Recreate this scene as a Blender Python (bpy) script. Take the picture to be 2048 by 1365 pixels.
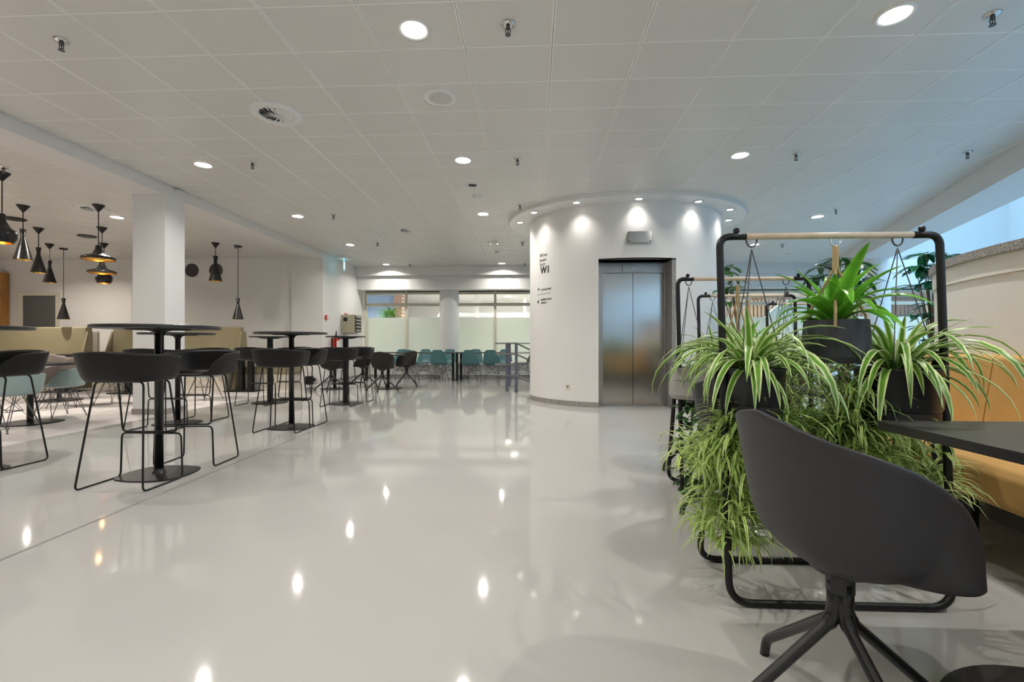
import bpy, math, random
from math import sin, cos, pi, radians, sqrt, atan2
from mathutils import Vector, Matrix
random.seed(7)
for o in list(bpy.data.objects): bpy.data.objects.remove(o)
S = bpy.context.scene
COL = S.collection
# ------------------------------------------------------------------ camera, world, exposure
TH = math.atan(40/910); F = 910.0; ZC = 0.98; HY = 688.0
cd = bpy.data.cameras.new('camera'); cam = bpy.data.objects.new('camera', cd); COL.objects.link(cam)
cam.location = (0, 0, ZC); cam.rotation_euler = (pi/2, 0, TH)
cd.sensor_width = 36; cd.lens = 36*F/2048; cd.shift_y = (HY-682.5)/2048; cd.clip_start = 0.02
S.camera = cam
S.view_settings.view_transform = 'Standard'; S.view_settings.look = 'None'
S.view_settings.gamma = 1; S.view_settings.use_curve_mapping = False
S.view_settings.exposure = 0.0
w = bpy.data.worlds.new('sky'); S.world = w; w.use_nodes = True
nt = w.node_tree; bg = nt.nodes['Background']
tc = nt.nodes.new('ShaderNodeTexCoord'); sp = nt.nodes.new('ShaderNodeSeparateXYZ'); rp = nt.nodes.new('ShaderNodeValToRGB')
rp.color_ramp.elements[0].color = (0.66, 0.85, .97, 1); rp.color_ramp.elements[1].color = (0.20, 0.54, .95, 1)
nt.links.new(tc.outputs['Generated'], sp.inputs[0]); nt.links.new(sp.outputs['Z'], rp.inputs[0]); nt.links.new(rp.outputs[0], bg.inputs[0])
SKY = 4.0; bg.inputs[1].default_value = SKY
try:
    S.cycles.max_bounces = 8; S.cycles.diffuse_bounces = 5; S.cycles.glossy_bounces = 4
    S.cycles.sample_clamp_indirect = 6; S.cycles.caustics_reflective = False; S.cycles.caustics_refractive = False
except Exception: pass
LP = 23.5      # watts of one ceiling downlight
def lamp(loc, power, size=0.05, color=(1, .955, .89), spread=150, name='downlight_or_fill'):
    l = bpy.data.lights.new(name, 'AREA'); l.shape = 'DISK'; l.size = size; l.energy = power; l.color = color; l.spread = radians(spread)
    o = bpy.data.objects.new(name, l); o.location = loc; COL.objects.link(o); return o
def spot(loc, power, target, angle=80, blend=.6, color=(1, .95, .89), size=.04):
    l = bpy.data.lights.new('spot_lamp', 'SPOT'); l.energy = power; l.color = color; l.spot_size = radians(angle); l.spot_blend = blend; l.shadow_soft_size = size
    o = bpy.data.objects.new('spot_lamp', l); o.location = loc
    o.rotation_euler = (Vector(target)-Vector(loc)).to_track_quat('-Z', 'Y').to_euler(); COL.objects.link(o); return o
def bulb(loc, power, color=(1, .62, .25)):
    l = bpy.data.lights.new('bulb_lamp', 'POINT'); l.energy = power; l.color = color; l.shadow_soft_size = .03
    o = bpy.data.objects.new('bulb_lamp', l); o.location = loc; COL.objects.link(o); return o
CEIL = 3.20; LCEIL = 3.10
# ------------------------------------------------------------------ photo geometry: a ray through a pixel met with a plane of the room
def at(px, py, t):
    u = (px-1024)/F; return Vector((t*(-sin(TH)+u*cos(TH)), t*(cos(TH)+u*sin(TH)), ZC+(HY-py)/F*t))
def hit(px, py, z):
    return at(px, py, (ZC-z)*F/(py-HY))
def proj(p):
    d = -p[0]*sin(TH)+p[1]*cos(TH); r = p[0]*cos(TH)+p[1]*sin(TH)
    return 1024+F*r/d, HY-F*(p[2]-ZC)/d
# ------------------------------------------------------------------ materials
def mat(name, col, rough=.5, metal=0, spec=.5, coat=0, noise=None, bump=None, emit=None, wave=None, trans=0):
    m = bpy.data.materials.new(name); m.use_nodes = True; n = m.node_tree; L = n.links.new; b = n.nodes['Principled BSDF']
    b.inputs['Base Color'].default_value = (*col, 1); b.inputs['Roughness'].default_value = rough; b.inputs['Metallic'].default_value = metal
    b.inputs['Specular IOR Level'].default_value = spec; b.inputs['Coat Weight'].default_value = coat; b.inputs['Coat Roughness'].default_value = .08
    b.inputs['Transmission Weight'].default_value = trans
    t = n.nodes.new('ShaderNodeTexCoord')
    if noise:
        sc, amt = noise[:2]; tx = n.nodes.new('ShaderNodeTexNoise'); tx.inputs['Scale'].default_value = sc; tx.inputs['Detail'].default_value = 5
        r = n.nodes.new('ShaderNodeValToRGB'); L(t.outputs['Object'], tx.inputs['Vector']); L(tx.outputs['Fac'], r.inputs[0])
        r.color_ramp.elements[0].position = .3; r.color_ramp.elements[1].position = .7
        c2 = noise[2] if len(noise) > 2 else tuple(min(1, c*(1+amt)) for c in col)
        r.color_ramp.elements[0].color = (*[c*(1-amt) for c in col], 1); r.color_ramp.elements[1].color = (*c2, 1); L(r.outputs[0], b.inputs['Base Color'])
    if bump:
        tx = n.nodes.new('ShaderNodeTexNoise'); tx.inputs['Scale'].default_value = bump[0]; tx.inputs['Detail'].default_value = 3
        bp = n.nodes.new('ShaderNodeBump'); bp.inputs['Strength'].default_value = bump[1]; bp.inputs['Distance'].default_value = .002
        L(t.outputs['Object'], tx.inputs['Vector']); L(tx.outputs['Fac'], bp.inputs['Height']); L(bp.outputs[0], b.inputs['Normal'])
    if emit:
        b.inputs['Emission Color'].default_value = (*emit[0], 1); b.inputs['Emission Strength'].default_value = emit[1]
    return m
M = {}
M['paint'] = mat('white_paint', (.80, .785, .76), .55, noise=(1.3, .015), bump=(180, .05))
M['paint_cool'] = mat('cool_white_paint', (.80, .80, .79), .5)
M['beampaint'] = mat('beam_paint', (.78, .765, .74), .55)
M['atrium'] = mat('pale_atrium_render', (.46, .49, .50), .6)
M['soffit'] = mat('soffit_white', (.80, .79, .77), .3)
M['floor'] = mat('poured_floor', (.455, .442, .425), .06, noise=(.9, .02), spec=.24)
M['carpet'] = mat('marbled_vinyl', (.50, .46, .45), .4, noise=(3.2, .12, (.68, .65, .64)))
M['joint'] = mat('floor_joint', (.16, .16, .155), .5)
M['grout'] = mat('ceiling_grid', (.88, .87, .84), .4)
M['black'] = mat('black_powder_coat', (.010, .0095, .009), .42, spec=.35)
M['blackgloss'] = mat('black_gloss_metal', (.011, .011, .011), .25, spec=.5)
M['shell'] = mat('charcoal_plastic', (.030, .029, .031), .45, noise=(40, .04), spec=.4)
M['shellblack'] = mat('black_plastic', (.010, .009, .009), .45, spec=.3)
M['shellbrown'] = mat('dark_brown_shell', (.020, .017, .013), .5, spec=.3)
M['navy'] = mat('navy_fabric', (.012, .03, .07), .9, bump=(500, .4))
M['tabletop'] = mat('dark_tabletop', (.03, .028, .027), .35, noise=(8, .05))
M['tableedge'] = mat('table_edge', (.03, .028, .026), .5)
M['teal'] = mat('teal_plastic', (.07, .19, .21), .42)
M['tealgrey'] = mat('pale_teal_plastic', (.30, .40, .40), .35)
M['taupe'] = mat('taupe_upholstery', (.20, .165, .15), .85, bump=(300, .3), noise=(9, .08))
M['olive'] = mat('olive_upholstery', (.27, .235, .14), .8, noise=(3, .05), bump=(200, .2))
M['sofa_side'] = mat('beige_laminate', (.60, .55, .47), .5)
M['ochre'] = mat('ochre_upholstery', (.56, .325, .10), .85, noise=(6, .06), bump=(260, .4))
M['granite'] = mat('speckled_granite', (.16, .155, .15), .4, noise=(120, .5, (.5, .48, .46)))
M['stone'] = mat('grey_skirting_stone', (.30, .28, .26), .5, noise=(30, .1))
M['steel'] = mat('brushed_steel', (.56, .54, .52), .17, metal=1, noise=(2, .03), bump=(6, .05))
M['steelframe'] = mat('steel_frame', (.46, .44, .42), .33, metal=1)
M['chrome'] = mat('chrome', (.7, .7, .7), .15, metal=1)
M['wood'] = mat('pale_wood_dowel', (.66, .54, .41), .45, noise=(20, .08))
M['orangewood'] = mat('orange_wood_panel', (.42, .19, .045), .4, noise=(5, .12))
M['tanwood'] = mat('tan_wood_wall', (.58, .44, .32), .5, noise=(4, .06))
M['doorgrey'] = mat('dark_grey_door', (.115, .115, .105), .6)
M['cream'] = mat('cream_frame', (.70, .66, .55), .45)
M['white'] = mat('white_enamel', (.82, .82, .80), .35)
M['ventdark'] = mat('vent_shadow', (.05, .05, .05), .8)
M['duct'] = mat('dark_grille', (.06, .045, .035), .6)
M['brass'] = mat('brass_inner', (.75, .47, .12), .25, metal=1)
M['pot'] = mat('anthracite_pot', (.042, .043, .05), .6, noise=(7, .12), bump=(60, .2))
M['potblack'] = mat('black_plastic_pot', (.018, .018, .022), .35)
M['potgrey'] = mat('grey_pot', (.33, .31, .29), .7, noise=(10, .05))
M['terracotta'] = mat('orange_pot', (.62, .25, .07), .6)
M['soil'] = mat('soil', (.05, .03, .02), .9, noise=(60, .4))
M['rope'] = mat('jute_rope', (.50, .36, .19), .9, bump=(300, .5))
M['wire'] = mat('steel_wire', (.12, .12, .12), .4, metal=.6)
M['red'] = mat('red_enamel', (.55, .035, .015), .3)
M['khaki'] = mat('khaki_metal', (.42, .39, .27), .5)
M['slate'] = mat('slate_blue_steel', (.10, .115, .16), .4)
M['railing'] = mat('grey_steel_rail', (.26, .26, .26), .3, metal=.8)
M['bluepanel'] = mat('blue_grey_cladding', (.28, .36, .48), .4)
M['letter'] = mat('black_lettering', (.03, .03, .03), .6)
M['lampglow'] = mat('downlight_lens', (1, 1, 1), .4, emit=((1, .95, .87), 9))
M['signglow'] = mat('exit_sign_face', (.3, .9, 1), .4, emit=((.35, .85, 1), .7))
M['signwhite'] = mat('exit_sign_symbol', (1, 1, 1), .4, emit=((1, 1, 1), .9))
M['bluearc'] = mat('pale_blue_mosaic', (.35, .60, .72), .3, noise=(25, .25, (.7, .82, .85)))
M['stem'] = mat('woody_stem', (.16, .10, .05), .8)
def leafmat(name, mid, edge=None, ew=.16, gloss=.35):
    m = bpy.data.materials.new(name); m.use_nodes = True; n = m.node_tree; L = n.links.new; b = n.nodes['Principled BSDF']
    b.inputs['Roughness'].default_value = gloss
    uv = n.nodes.new('ShaderNodeUVMap'); s = n.nodes.new('ShaderNodeSeparateXYZ'); L(uv.outputs[0], s.inputs[0])
    r = n.nodes.new('ShaderNodeValToRGB'); e = r.color_ramp.elements; edge = edge or tuple(c*1.5 for c in mid)
    e[0].position = 0; e[0].color = (*edge, 1); e[1].position = 1; e[1].color = (*edge, 1)
    for p, c in ((ew, edge), (ew+.07, mid), (.5, tuple(c*.8 for c in mid)), (.93-ew, mid), (1-ew, edge)):
        k = r.color_ramp.elements.new(p); k.color = (*c, 1)
    L(s.outputs['X'], r.inputs[0])
    no = n.nodes.new('ShaderNodeTexNoise'); no.inputs['Scale'].default_value = 7; t = n.nodes.new('ShaderNodeTexCoord'); L(t.outputs['Object'], no.inputs['Vector'])
    hs = n.nodes.new('ShaderNodeHueSaturation'); mr = n.nodes.new('ShaderNodeMapRange')
    mr.inputs['From Min'].default_value = .3; mr.inputs['From Max'].default_value = .7; mr.inputs['To Min'].default_value = .65; mr.inputs['To Max'].default_value = 1.3
    L(no.outputs['Fac'], mr.inputs['Value']); L(mr.outputs[0], hs.inputs['Value']); L(r.outputs[0], hs.inputs['Color']); L(hs.outputs[0], b.inputs['Base Color'])
    tr = n.nodes.new('ShaderNodeBsdfTranslucent'); L(hs.outputs[0], tr.inputs['Color']); mx = n.nodes.new('ShaderNodeMixShader'); mx.inputs[0].default_value = .28
    L(b.outputs[0], mx.inputs[1]); L(tr.outputs[0], mx.inputs[2]); L(mx.outputs[0], n.nodes['Material Output'].inputs[0]); return m
M['spider'] = leafmat('variegated_spider_leaf', (.16, .36, .04), (.72, .80, .42), .18)
M['baby'] = leafmat('yellow_green_baby_leaf', (.36, .56, .08), (.78, .86, .42), .2)
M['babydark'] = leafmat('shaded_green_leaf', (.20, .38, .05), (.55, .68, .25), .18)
M['fern'] = leafmat('bright_birdnest_leaf', (.15, .46, .035), (.24, .58, .06), .1, .25)
M['darkleaf'] = leafmat('dark_green_leaf', (.025, .10, .02), (.04, .14, .03), .1, .3)
M['hoya'] = leafmat('hoya_leaf', (.045, .14, .035), (.10, .22, .08), .12, .3)
M['treeleaf'] = leafmat('umbrella_tree_leaf', (.02, .14, .06), (.03, .20, .08), .1, .25)
M['dry'] = leafmat('dry_leaf', (.40, .22, .04), (.5, .3, .06))
def ceilmat():
    m = mat('perforated_metal_tile', (.76, .745, .71), .34, spec=.5); n = m.node_tree; L = n.links.new; b = n.nodes['Principled BSDF']
    g = n.nodes.new('ShaderNodeNewGeometry'); s = n.nodes.new('ShaderNodeSeparateXYZ'); L(g.outputs['Position'], s.inputs[0])
    out = []
    for ax in 'XY':
        a = n.nodes.new('ShaderNodeMath'); a.operation = 'MULTIPLY'; a.inputs[1].default_value = 2*pi/.0125; L(s.outputs[ax], a.inputs[0])
        c = n.nodes.new('ShaderNodeMath'); c.operation = 'SINE'; L(a.outputs[0], c.inputs[0]); out.append(c)
    p = n.nodes.new('ShaderNodeMath'); p.operation = 'ADD'; L(out[0].outputs[0], p.inputs[0]); L(out[1].outputs[0], p.inputs[1])
    r = n.nodes.new('ShaderNodeMapRange'); r.inputs['From Min'].default_value = .8; r.inputs['From Max'].default_value = 1.3; r.inputs['To Min'].default_value = 1; r.inputs['To Max'].default_value = .72
    L(p.outputs[0], r.inputs['Value']); mx = n.nodes.new('ShaderNodeMix'); mx.data_type = 'RGBA'; mx.blend_type = 'MULTIPLY'; mx.inputs[0].default_value = 1
    mx.inputs[6].default_value = (.76, .745, .71, 1); L(r.outputs[0], mx.inputs[7]); L(mx.outputs[2], b.inputs['Base Color']); return m
M['tile'] = ceilmat()
def glassmat(name, tint, gl=.08):
    m = bpy.data.materials.new(name); m.use_nodes = True; n = m.node_tree; n.nodes.remove(n.nodes['Principled BSDF']); L = n.links.new
    t = n.nodes.new('ShaderNodeBsdfTransparent'); t.inputs[0].default_value = (*tint, 1); g = n.nodes.new('ShaderNodeBsdfGlossy'); g.inputs['Roughness'].default_value = .03
    mx = n.nodes.new('ShaderNodeMixShader'); mx.inputs[0].default_value = gl; L(t.outputs[0], mx.inputs[1]); L(g.outputs[0], mx.inputs[2]); L(mx.outputs[0], n.nodes['Material Output'].inputs[0]); return m
M['glass'] = glassmat('clear_glass', (.95, .97, .96))
def frost():
    m = bpy.data.materials.new('frosted_film'); m.use_nodes = True; n = m.node_tree; L = n.links.new; b = n.nodes['Principled BSDF']
    b.inputs['Base Color'].default_value = (.80, .82, .75, 1); b.inputs['Roughness'].default_value = .25
    tr = n.nodes.new('ShaderNodeBsdfTranslucent'); tr.inputs[0].default_value = (.80, .86, .80, 1); mx = n.nodes.new('ShaderNodeMixShader'); mx.inputs[0].default_value = .35
    L(b.outputs[0], mx.inputs[1]); L(tr.outputs[0], mx.inputs[2]); L(mx.outputs[0], n.nodes['Material Output'].inputs[0]); return m
M['frost'] = frost()
def brickmat():
    m = mat('brick_wall', (.45, .22, .13), .8); n = m.node_tree; b = n.nodes['Principled BSDF']; t = n.nodes.new('ShaderNodeTexCoord'); r = n.nodes.new('ShaderNodeTexBrick')
    mp = n.nodes.new('ShaderNodeMapping'); mp.inputs['Rotation'].default_value = (pi/2, 0, 0); n.links.new(t.outputs['Object'], mp.inputs[0]); n.links.new(mp.outputs[0], r.inputs['Vector'])
    r.inputs['Color1'].default_value = (.45, .21, .12, 1); r.inputs['Color2'].default_value = (.36, .17, .1, 1); r.inputs['Mortar'].default_value = (.6, .55, .5, 1); r.inputs['Scale'].default_value = 4
    n.links.new(r.outputs[0], b.inputs['Base Color']); return m
M['brick'] = brickmat()
# ------------------------------------------------------------------ mesh building
class MB:
    def __init__(s): s.v = []; s.f = []; s.uv = {}
    def add(s, vs, fs):
        k = len(s.v); s.v += [tuple(v) for v in vs]; s.f += [tuple(i+k for i in f) for f in fs]; return s
    def box(s, c, d, rz=0, rx=0, ry=0):
        R = Matrix.Rotation(rz, 3, 'Z') @ Matrix.Rotation(ry, 3, 'Y') @ Matrix.Rotation(rx, 3, 'X'); c = Vector(c)
        vs = [c+R @ Vector((x*d[0]/2, y*d[1]/2, z*d[2]/2)) for x in (-1, 1) for y in (-1, 1) for z in (-1, 1)]
        return s.add(vs, [(0, 1, 3, 2), (4, 6, 7, 5), (0, 4, 5, 1), (2, 3, 7, 6), (0, 2, 6, 4), (1, 5, 7, 3)])
    def b2(s, x0, x1, y0, y1, z0, z1): return s.box(((x0+x1)/2, (y0+y1)/2, (z0+z1)/2), (abs(x1-x0), abs(y1-y0), abs(z1-z0)))
    def prism(s, poly, z0, z1):
        n = len(poly); a = sum(poly[i][0]*poly[(i+1) % n][1]-poly[(i+1) % n][0]*poly[i][1] for i in range(n))
        if a < 0: poly = poly[::-1]
        vs = [(x, y, z0) for x, y in poly]+[(x, y, z1) for x, y in poly]
        return s.add(vs, [tuple(range(n))[::-1], tuple(range(n, 2*n))]+[(i, (i+1) % n, n+(i+1) % n, n+i) for i in range(n)])
    def lathe(s, prof, n=24, c=(0, 0, 0), closed=True):
        vs = []; fs = []
        for r, z in prof:
            for i in range(n): a = 2*pi*i/n; vs.append((c[0]+r*cos(a), c[1]+r*sin(a), c[2]+z))
        for j in range(len(prof)-1):
            for i in range(n): fs.append((j*n+i, j*n+(i+1) % n, (j+1)*n+(i+1) % n, (j+1)*n+i))
        if closed: fs += [tuple(range(n))[::-1], tuple(range((len(prof)-1)*n, len(prof)*n))]
        return s.add(vs, fs)
    def tube(s, pts, r, n=8, closed=False):
        P = [Vector(p) for p in pts]; N = len(P); rs = r if isinstance(r, (list, tuple)) else [r]*N; vs = []; fs = []
        up = None
        for i in range(N):
            a = P[(i-1) % N] if (closed or i > 0) else P[i]; b = P[(i+1) % N] if (closed or i < N-1) else P[i]
            d = (b-a); d = d.normalized() if d.length > 1e-9 else Vector((0, 0, 1))
            if up is None: up = d.orthogonal().normalized()
            up = (up-d*up.dot(d)); up = up.normalized() if up.length > 1e-6 else d.orthogonal().normalized()
            q = d.cross(up)
            for k in range(n): t = 2*pi*k/n; vs.append(P[i]+(up*cos(t)+q*sin(t))*rs[i])
        for i in range(N if closed else N-1):
            j = (i+1) % N
            for k in range(n): fs.append((i*n+k, i*n+(k+1) % n, j*n+(k+1) % n, j*n+k))
        if not closed: fs += [tuple(range(n))[::-1], tuple(range((N-1)*n, N*n))]
        return s.add(vs, fs)
    def grid(s, P, closeu=False, uv=False):
        a = len(P); b = len(P[0]); k = len(s.f); vs = [p for r in P for p in r]; fs = []; us = []
        for i in range(a-1):
            for j in range(b if closeu else b-1):
                fs.append((i*b+j, i*b+(j+1) % b, (i+1)*b+(j+1) % b, (i+1)*b+j))
                if uv: s.uv[k+len(fs)-1] = [(j/(b-1), i/(a-1)), ((j+1)/(b-1), i/(a-1)), ((j+1)/(b-1), (i+1)/(a-1)), (j/(b-1), (i+1)/(a-1))]
        return s.add(vs, fs)
    def mesh(s, name, m, smooth=False):
        me = bpy.data.meshes.new(name); me.from_pydata(s.v, [], s.f)
        if s.uv:
            l = me.uv_layers.new(name='UVMap'); li = 0; buf = []
            for i, f in enumerate(s.f):
                u = s.uv.get(i) or [(.5, .5)]*len(f)
                for q in u: buf += q
            l.data.foreach_set('uv', buf)
        if smooth: me.polygons.foreach_set('use_smooth', [True]*len(me.polygons))
        if m: me.materials.append(M[m])
        me.update(); return me
    def obj(s, name, m, parent=None, smooth=False, bevel=0, solid=0, sub=0, angle=None):
        o = bpy.data.objects.new(name, s.mesh(name, m, smooth)); COL.objects.link(o); o.parent = parent
        if solid: d = o.modifiers.new('solid', 'SOLIDIFY'); d.thickness = solid; d.offset = 1
        if bevel: d = o.modifiers.new('bevel', 'BEVEL'); d.width = bevel; d.segments = 3; d.limit_method = 'ANGLE'
        if sub: d = o.modifiers.new('sub', 'SUBSURF'); d.levels = sub; d.render_levels = sub
        return o
def fillet(pts, r, n=5, closed=False):
    P = [Vector(p) for p in pts]; N = len(P); out = []
    for i in range(N):
        if not closed and i in (0, N-1): out.append(P[i]); continue
        a = P[(i-1) % N]-P[i]; b = P[(i+1) % N]-P[i]; rr = min(r, a.length*.45, b.length*.45); p0 = P[i]+a.normalized()*rr; p1 = P[i]+b.normalized()*rr
        for k in range(n+1): t = k/n; out.append((1-t)**2*p0+2*t*(1-t)*P[i]+t*t*p1)
    return out
def tag(o, label, cat, group=None, kind=None):
    o['label'] = label; o['category'] = cat
    if group: o['group'] = group
    if kind: o['kind'] = kind
    return o
def thing(name, label, cat, loc=(0, 0, 0), rz=0, group=None):
    o = bpy.data.objects.new(name, None); COL.objects.link(o); o.location = loc; o.rotation_euler = (0, 0, rz); o.empty_display_size = .05
    return tag(o, label, cat, group)
def struct(o, label=None):
    o['kind'] = 'structure'
    if label: o['label'] = label
    return o
def kids(o): return [c for c in bpy.data.objects if c.parent == o]
KID = {}
def dup(o, label, loc, rz=0, group=None, parent=None):
    if o not in KID:
        KID[o] = [(c, kids(c)) for c in kids(o)]
    r = o.copy(); COL.objects.link(r); r.location = loc; r.rotation_euler = (0, 0, rz); r['label'] = label
    if group: r['group'] = group
    for c, gs in KID[o]:
        d = c.copy(); COL.objects.link(d); d.parent = r
        for g in gs: e = g.copy(); COL.objects.link(e); e.parent = d
    return r
class Kind:   # first use places the original, later ones copy it
    def __init__(s, make): s.make = make; s.o = None
    def put(s, label, loc, rz=0, group=None):
        if s.o is None:
            s.o = s.make(); s.o['label'] = label; s.o.location = loc; s.o.rotation_euler = (0, 0, rz)
            if group: s.o['group'] = group
            KID[s.o] = [(c, kids(c)) for c in kids(s.o)]
            return s.o
        return dup(s.o, label, loc, rz, group)
# ================================================================== SETTING
YB = 12.87; XL = -5.08; YWIN = 13.5
PA = Vector((5.36, 5.2)); PD = Vector((7.83-5.36, 11.88-5.2)).normalized()
def edge_x(y): return PA.x+(y-PA.y)*PD.x/PD.y
# floors
struct(MB().b2(-5.05, 16, -5, 22, -.12, 0).obj('floor', 'floor'), 'glossy pale grey poured floor')
struct(MB().b2(-15, -5.05, -5, 22, -.12, 0).obj('floor_lounge', 'carpet'), 'marbled grey vinyl floor of the lounge area')
j = MB(); 
for dx in (-.006, .006): j.add([(-2.30+dx-.0022, -3, .0008), (-2.30+dx+.0022, -3, .0008), (-2.62+dx+.0022, 12.7, .0008), (-2.62+dx-.0022, 12.7, .0008)], [(0, 1, 2, 3)])
struct(j.obj('trim_1', 'joint'), 'thin dark expansion joint running along the floor')
# walls
def wall(name, x0, x1, y0, y1, z0, z1, m='paint', label=None): return struct(MB().b2(x0, x1, y0, y1, z0, z1).obj(name, m), label)
wall('wall_behind', -15, 1.6, -5.2, -5, 0, 3.6)
wall('wall_left', -15.2, -15, -5, 11, 0, 3.6)
wall('wall_lounge', -15, -5.5, 10.9, 11.1, 0, 3.6, label='white back wall of the lounge')
wall('wall_pilaster', -5.86, -5.08, 10.85, 11.05, 0, 3.6, label='white wall pier at the end of the ceiling beam')
wall('wall_side', -5.3, -5.08, 11.05, 13.7, 0, 3.6, label='white side wall with fire extinguisher')
wall('baseboard_side', -5.08, -5.068, 10.9, 13.45, 0, .07, 'stone')
wall('baseboard_lounge', -15, -5.9, 10.885, 10.9, 0, .07, 'stone')
# back window wall: beams above, glazing below
wall('trim_2', -5.08, 8.2, 12.87, 13.1, 2.94, 3.5, 'beampaint', 'upper white bulkhead over the windows')
wall('trim_3', -5.08, 16, 13.0, 13.6, 2.55, 2.94, 'beampaint', 'lower white bulkhead over the windows')
wall('trim_4', 8.2, 16, 12.98, 13.6, 2.94, 3.28, 'beampaint', 'atrium bulkhead')
wall('wall_sill', -5.08, 16, 13.42, 13.62, 0, .36, 'paint', 'low white wall under the windows')
MB_ = MB().b2(-5.05, 16, 13.36, 13.44, .36, .39); struct(MB_.obj('trim_5', 'white'), 'window sill board')
wall('baseboard_back', -5.05, 16, 13.405, 13.42, 0, .06, 'stone')
c = at(895, 650, 13.25); struct(MB().lathe([(.29, 0), (.29, 2.56)], 32, (c.x, 13.46, 0)).obj('column_window', 'paint_cool', smooth=False), 'white round column between the windows')
# glazing bays: mullions measured at the window plane
mull = [at(727, 650, 13.5).x, at(811, 650, 13.5).x, at(895, 650, 13.5).x, at(990.5, 650, 13.5).x, 1.9, 3.9, 6.0, 8.1, 9.7, 11.3, 12.9, 15.9]
for i in range(len(mull)-1):
    x0, x1 = mull[i], mull[i+1]
    f = MB()
    f.b2(x0-.035, x0+.035, 13.44, 13.54, .39, 2.55)
    if i == len(mull)-2: f.b2(x1-.035, x1+.035, 13.44, 13.54, .39, 2.55)
    f.b2(x0+.035, x1-.035, 13.44, 13.54, 2.45, 2.55); f.b2(x0+.035, x1-.035, 13.44, 13.54, .39, .45); f.b2(x0+.035, x1-.035, 13.42, 13.54, 2.10, 2.19)
    o = struct(f.obj('window_%d' % (i+1), 'cream'), 'cream framed interior window with frosted lower glass')
    for nm, z0, z1, mm in (('clear_pane', 2.19, 2.45, 'glass'), ('clear_pane', 1.76, 2.10, 'glass'), ('frosted_pane', .45, 1.76, 'frost')):
        MB().b2(x0+.035, x1-.035, 13.485, 13.495, z0, z1).obj(nm, mm, o)
    MB().b2(x0+.02, x1-.02, 13.43, 13.44, 2.52, 2.545).obj('blind_rail', 'black', o)
# room behind the windows
wall('wall_backroom', -7, 6.5, 19, 19.2, 0, 3.4, 'paint', 'white far wall of the room behind the glass')
wall('wall_backroom_wood', 6.5, 16, 18.2, 18.4, 0, 3.0, 'tanwood', 'tan timber wall of the room behind the glass')
wall('ceiling_backroom', -7, 16, 13.62, 19.2, 2.78, 2.86, 'soffit', 'ceiling of the room behind the glass')
wall('wall_backroom_left', -7, -6.9, 13.6, 19, 0, 3.2, 'bluepanel')
wall('wall_cladding', -6.9, -5.03, 16.6, 16.75, 0, 2.78, 'bluepanel', 'blue grey cladding behind the window')
wall('wall_brick', -5.03, -4.75, 16.4, 16.8, 0, 2.78, 'brick', 'strip of brick wall behind the window')
for x, y in ((-5.9, 14.6), (-3.2, 16.4), (-.6, 15.4), (1.5, 15.4), (-.9, 17.4), (1.2, 17.4), (4.5, 15.6), (7.5, 15.6), (10.5, 15.4)):  # the lamp behind the second pane is added to brighten the far wall
    lamp((x, y, 2.765), 190 if x > 4 else 120, .25)
    nw = {-5.9: 'over the blue cladding', -3.2: 'added behind the second pane from the left to brighten the far wall', -.6: 'just right of the window column', 1.5: 'hidden left by the tower', -.9: 'deeper in, right of the window column', 1.2: 'deeper in, beside the tower', 4.5: 'right of the tower, first', 7.5: 'right of the tower, second', 10.5: 'right of the tower, third'}[x]
    tag(MB().lathe([(.13, 0), (.13, .012)], 20, (x, y, 2.768)).obj('ceiling_light', 'lampglow'), 'small ceiling light behind the windows, '+nw, 'light', 'ceiling lights behind the windows')
for i, x in enumerate((-1.95, -.25, 1.75)):
    struct(MB().b2(x-.05, x+.05, 16, 16.1, 0, 2.78).obj('post_%d' % (i+1), 'white'), 'slim white post behind the windows')
bl = thing('balustrade', 'white railing with thin horizontal bars behind the windows', 'railing', (0, 16.5, 0))
MB().b2(-3.4, 5, -.05, .05, 1.98, 2.10).obj('top_rail', 'white', bl)
for z in (1.60, 1.70, 1.80, 1.9): MB().tube([(-3.4, 0, z), (5, 0, z)], .014, 6).obj('bar', 'railing', bl)
for x in (-3.4, 5): MB().b2(x-.04, x+.04, -.04, .04, 0, 2.02).obj('post', 'white', bl)
# slatted timber screen seen right of the lift and blue mosaic arch
sl = thing('slatted_screen', 'pale timber slat screen on the rear wall right of the lift', 'screen', (0, 18.1, 0))
for i in range(60):
    o = MB().b2(6.6+i*.145, 6.6+i*.145+.09, -.03, .06, .3, 2.7); 
    if i == 0: s0 = o.obj('slat', 'tanwood', sl)
    else:
        s1 = s0.copy(); COL.objects.link(s1); s1.location.x = i*.145
ar = MB(); c = at(1590, 640, 15); N = 24; pts = [(c.x+1.55*cos(pi*k/N), 15.0, (.6+1.85*sin(pi*k/N)) if 0 < k < N else 0) for k in range(N+1)]
ar.add([(x, y, z) for x, y, z in pts]+[(x, y+.05, z) for x, y, z in pts], [tuple(range(N+1))[::-1], tuple(range(N+1, 2*N+2))]+[(i, i+1, N+2+i, N+1+i) for i in range(N)]+[(N, 0, N+1, 2*N+1)])
tag(ar.obj('mosaic_arch', 'bluearc'), 'pale blue mosaic arch panel behind the windows right of the lift', 'panel')
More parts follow.
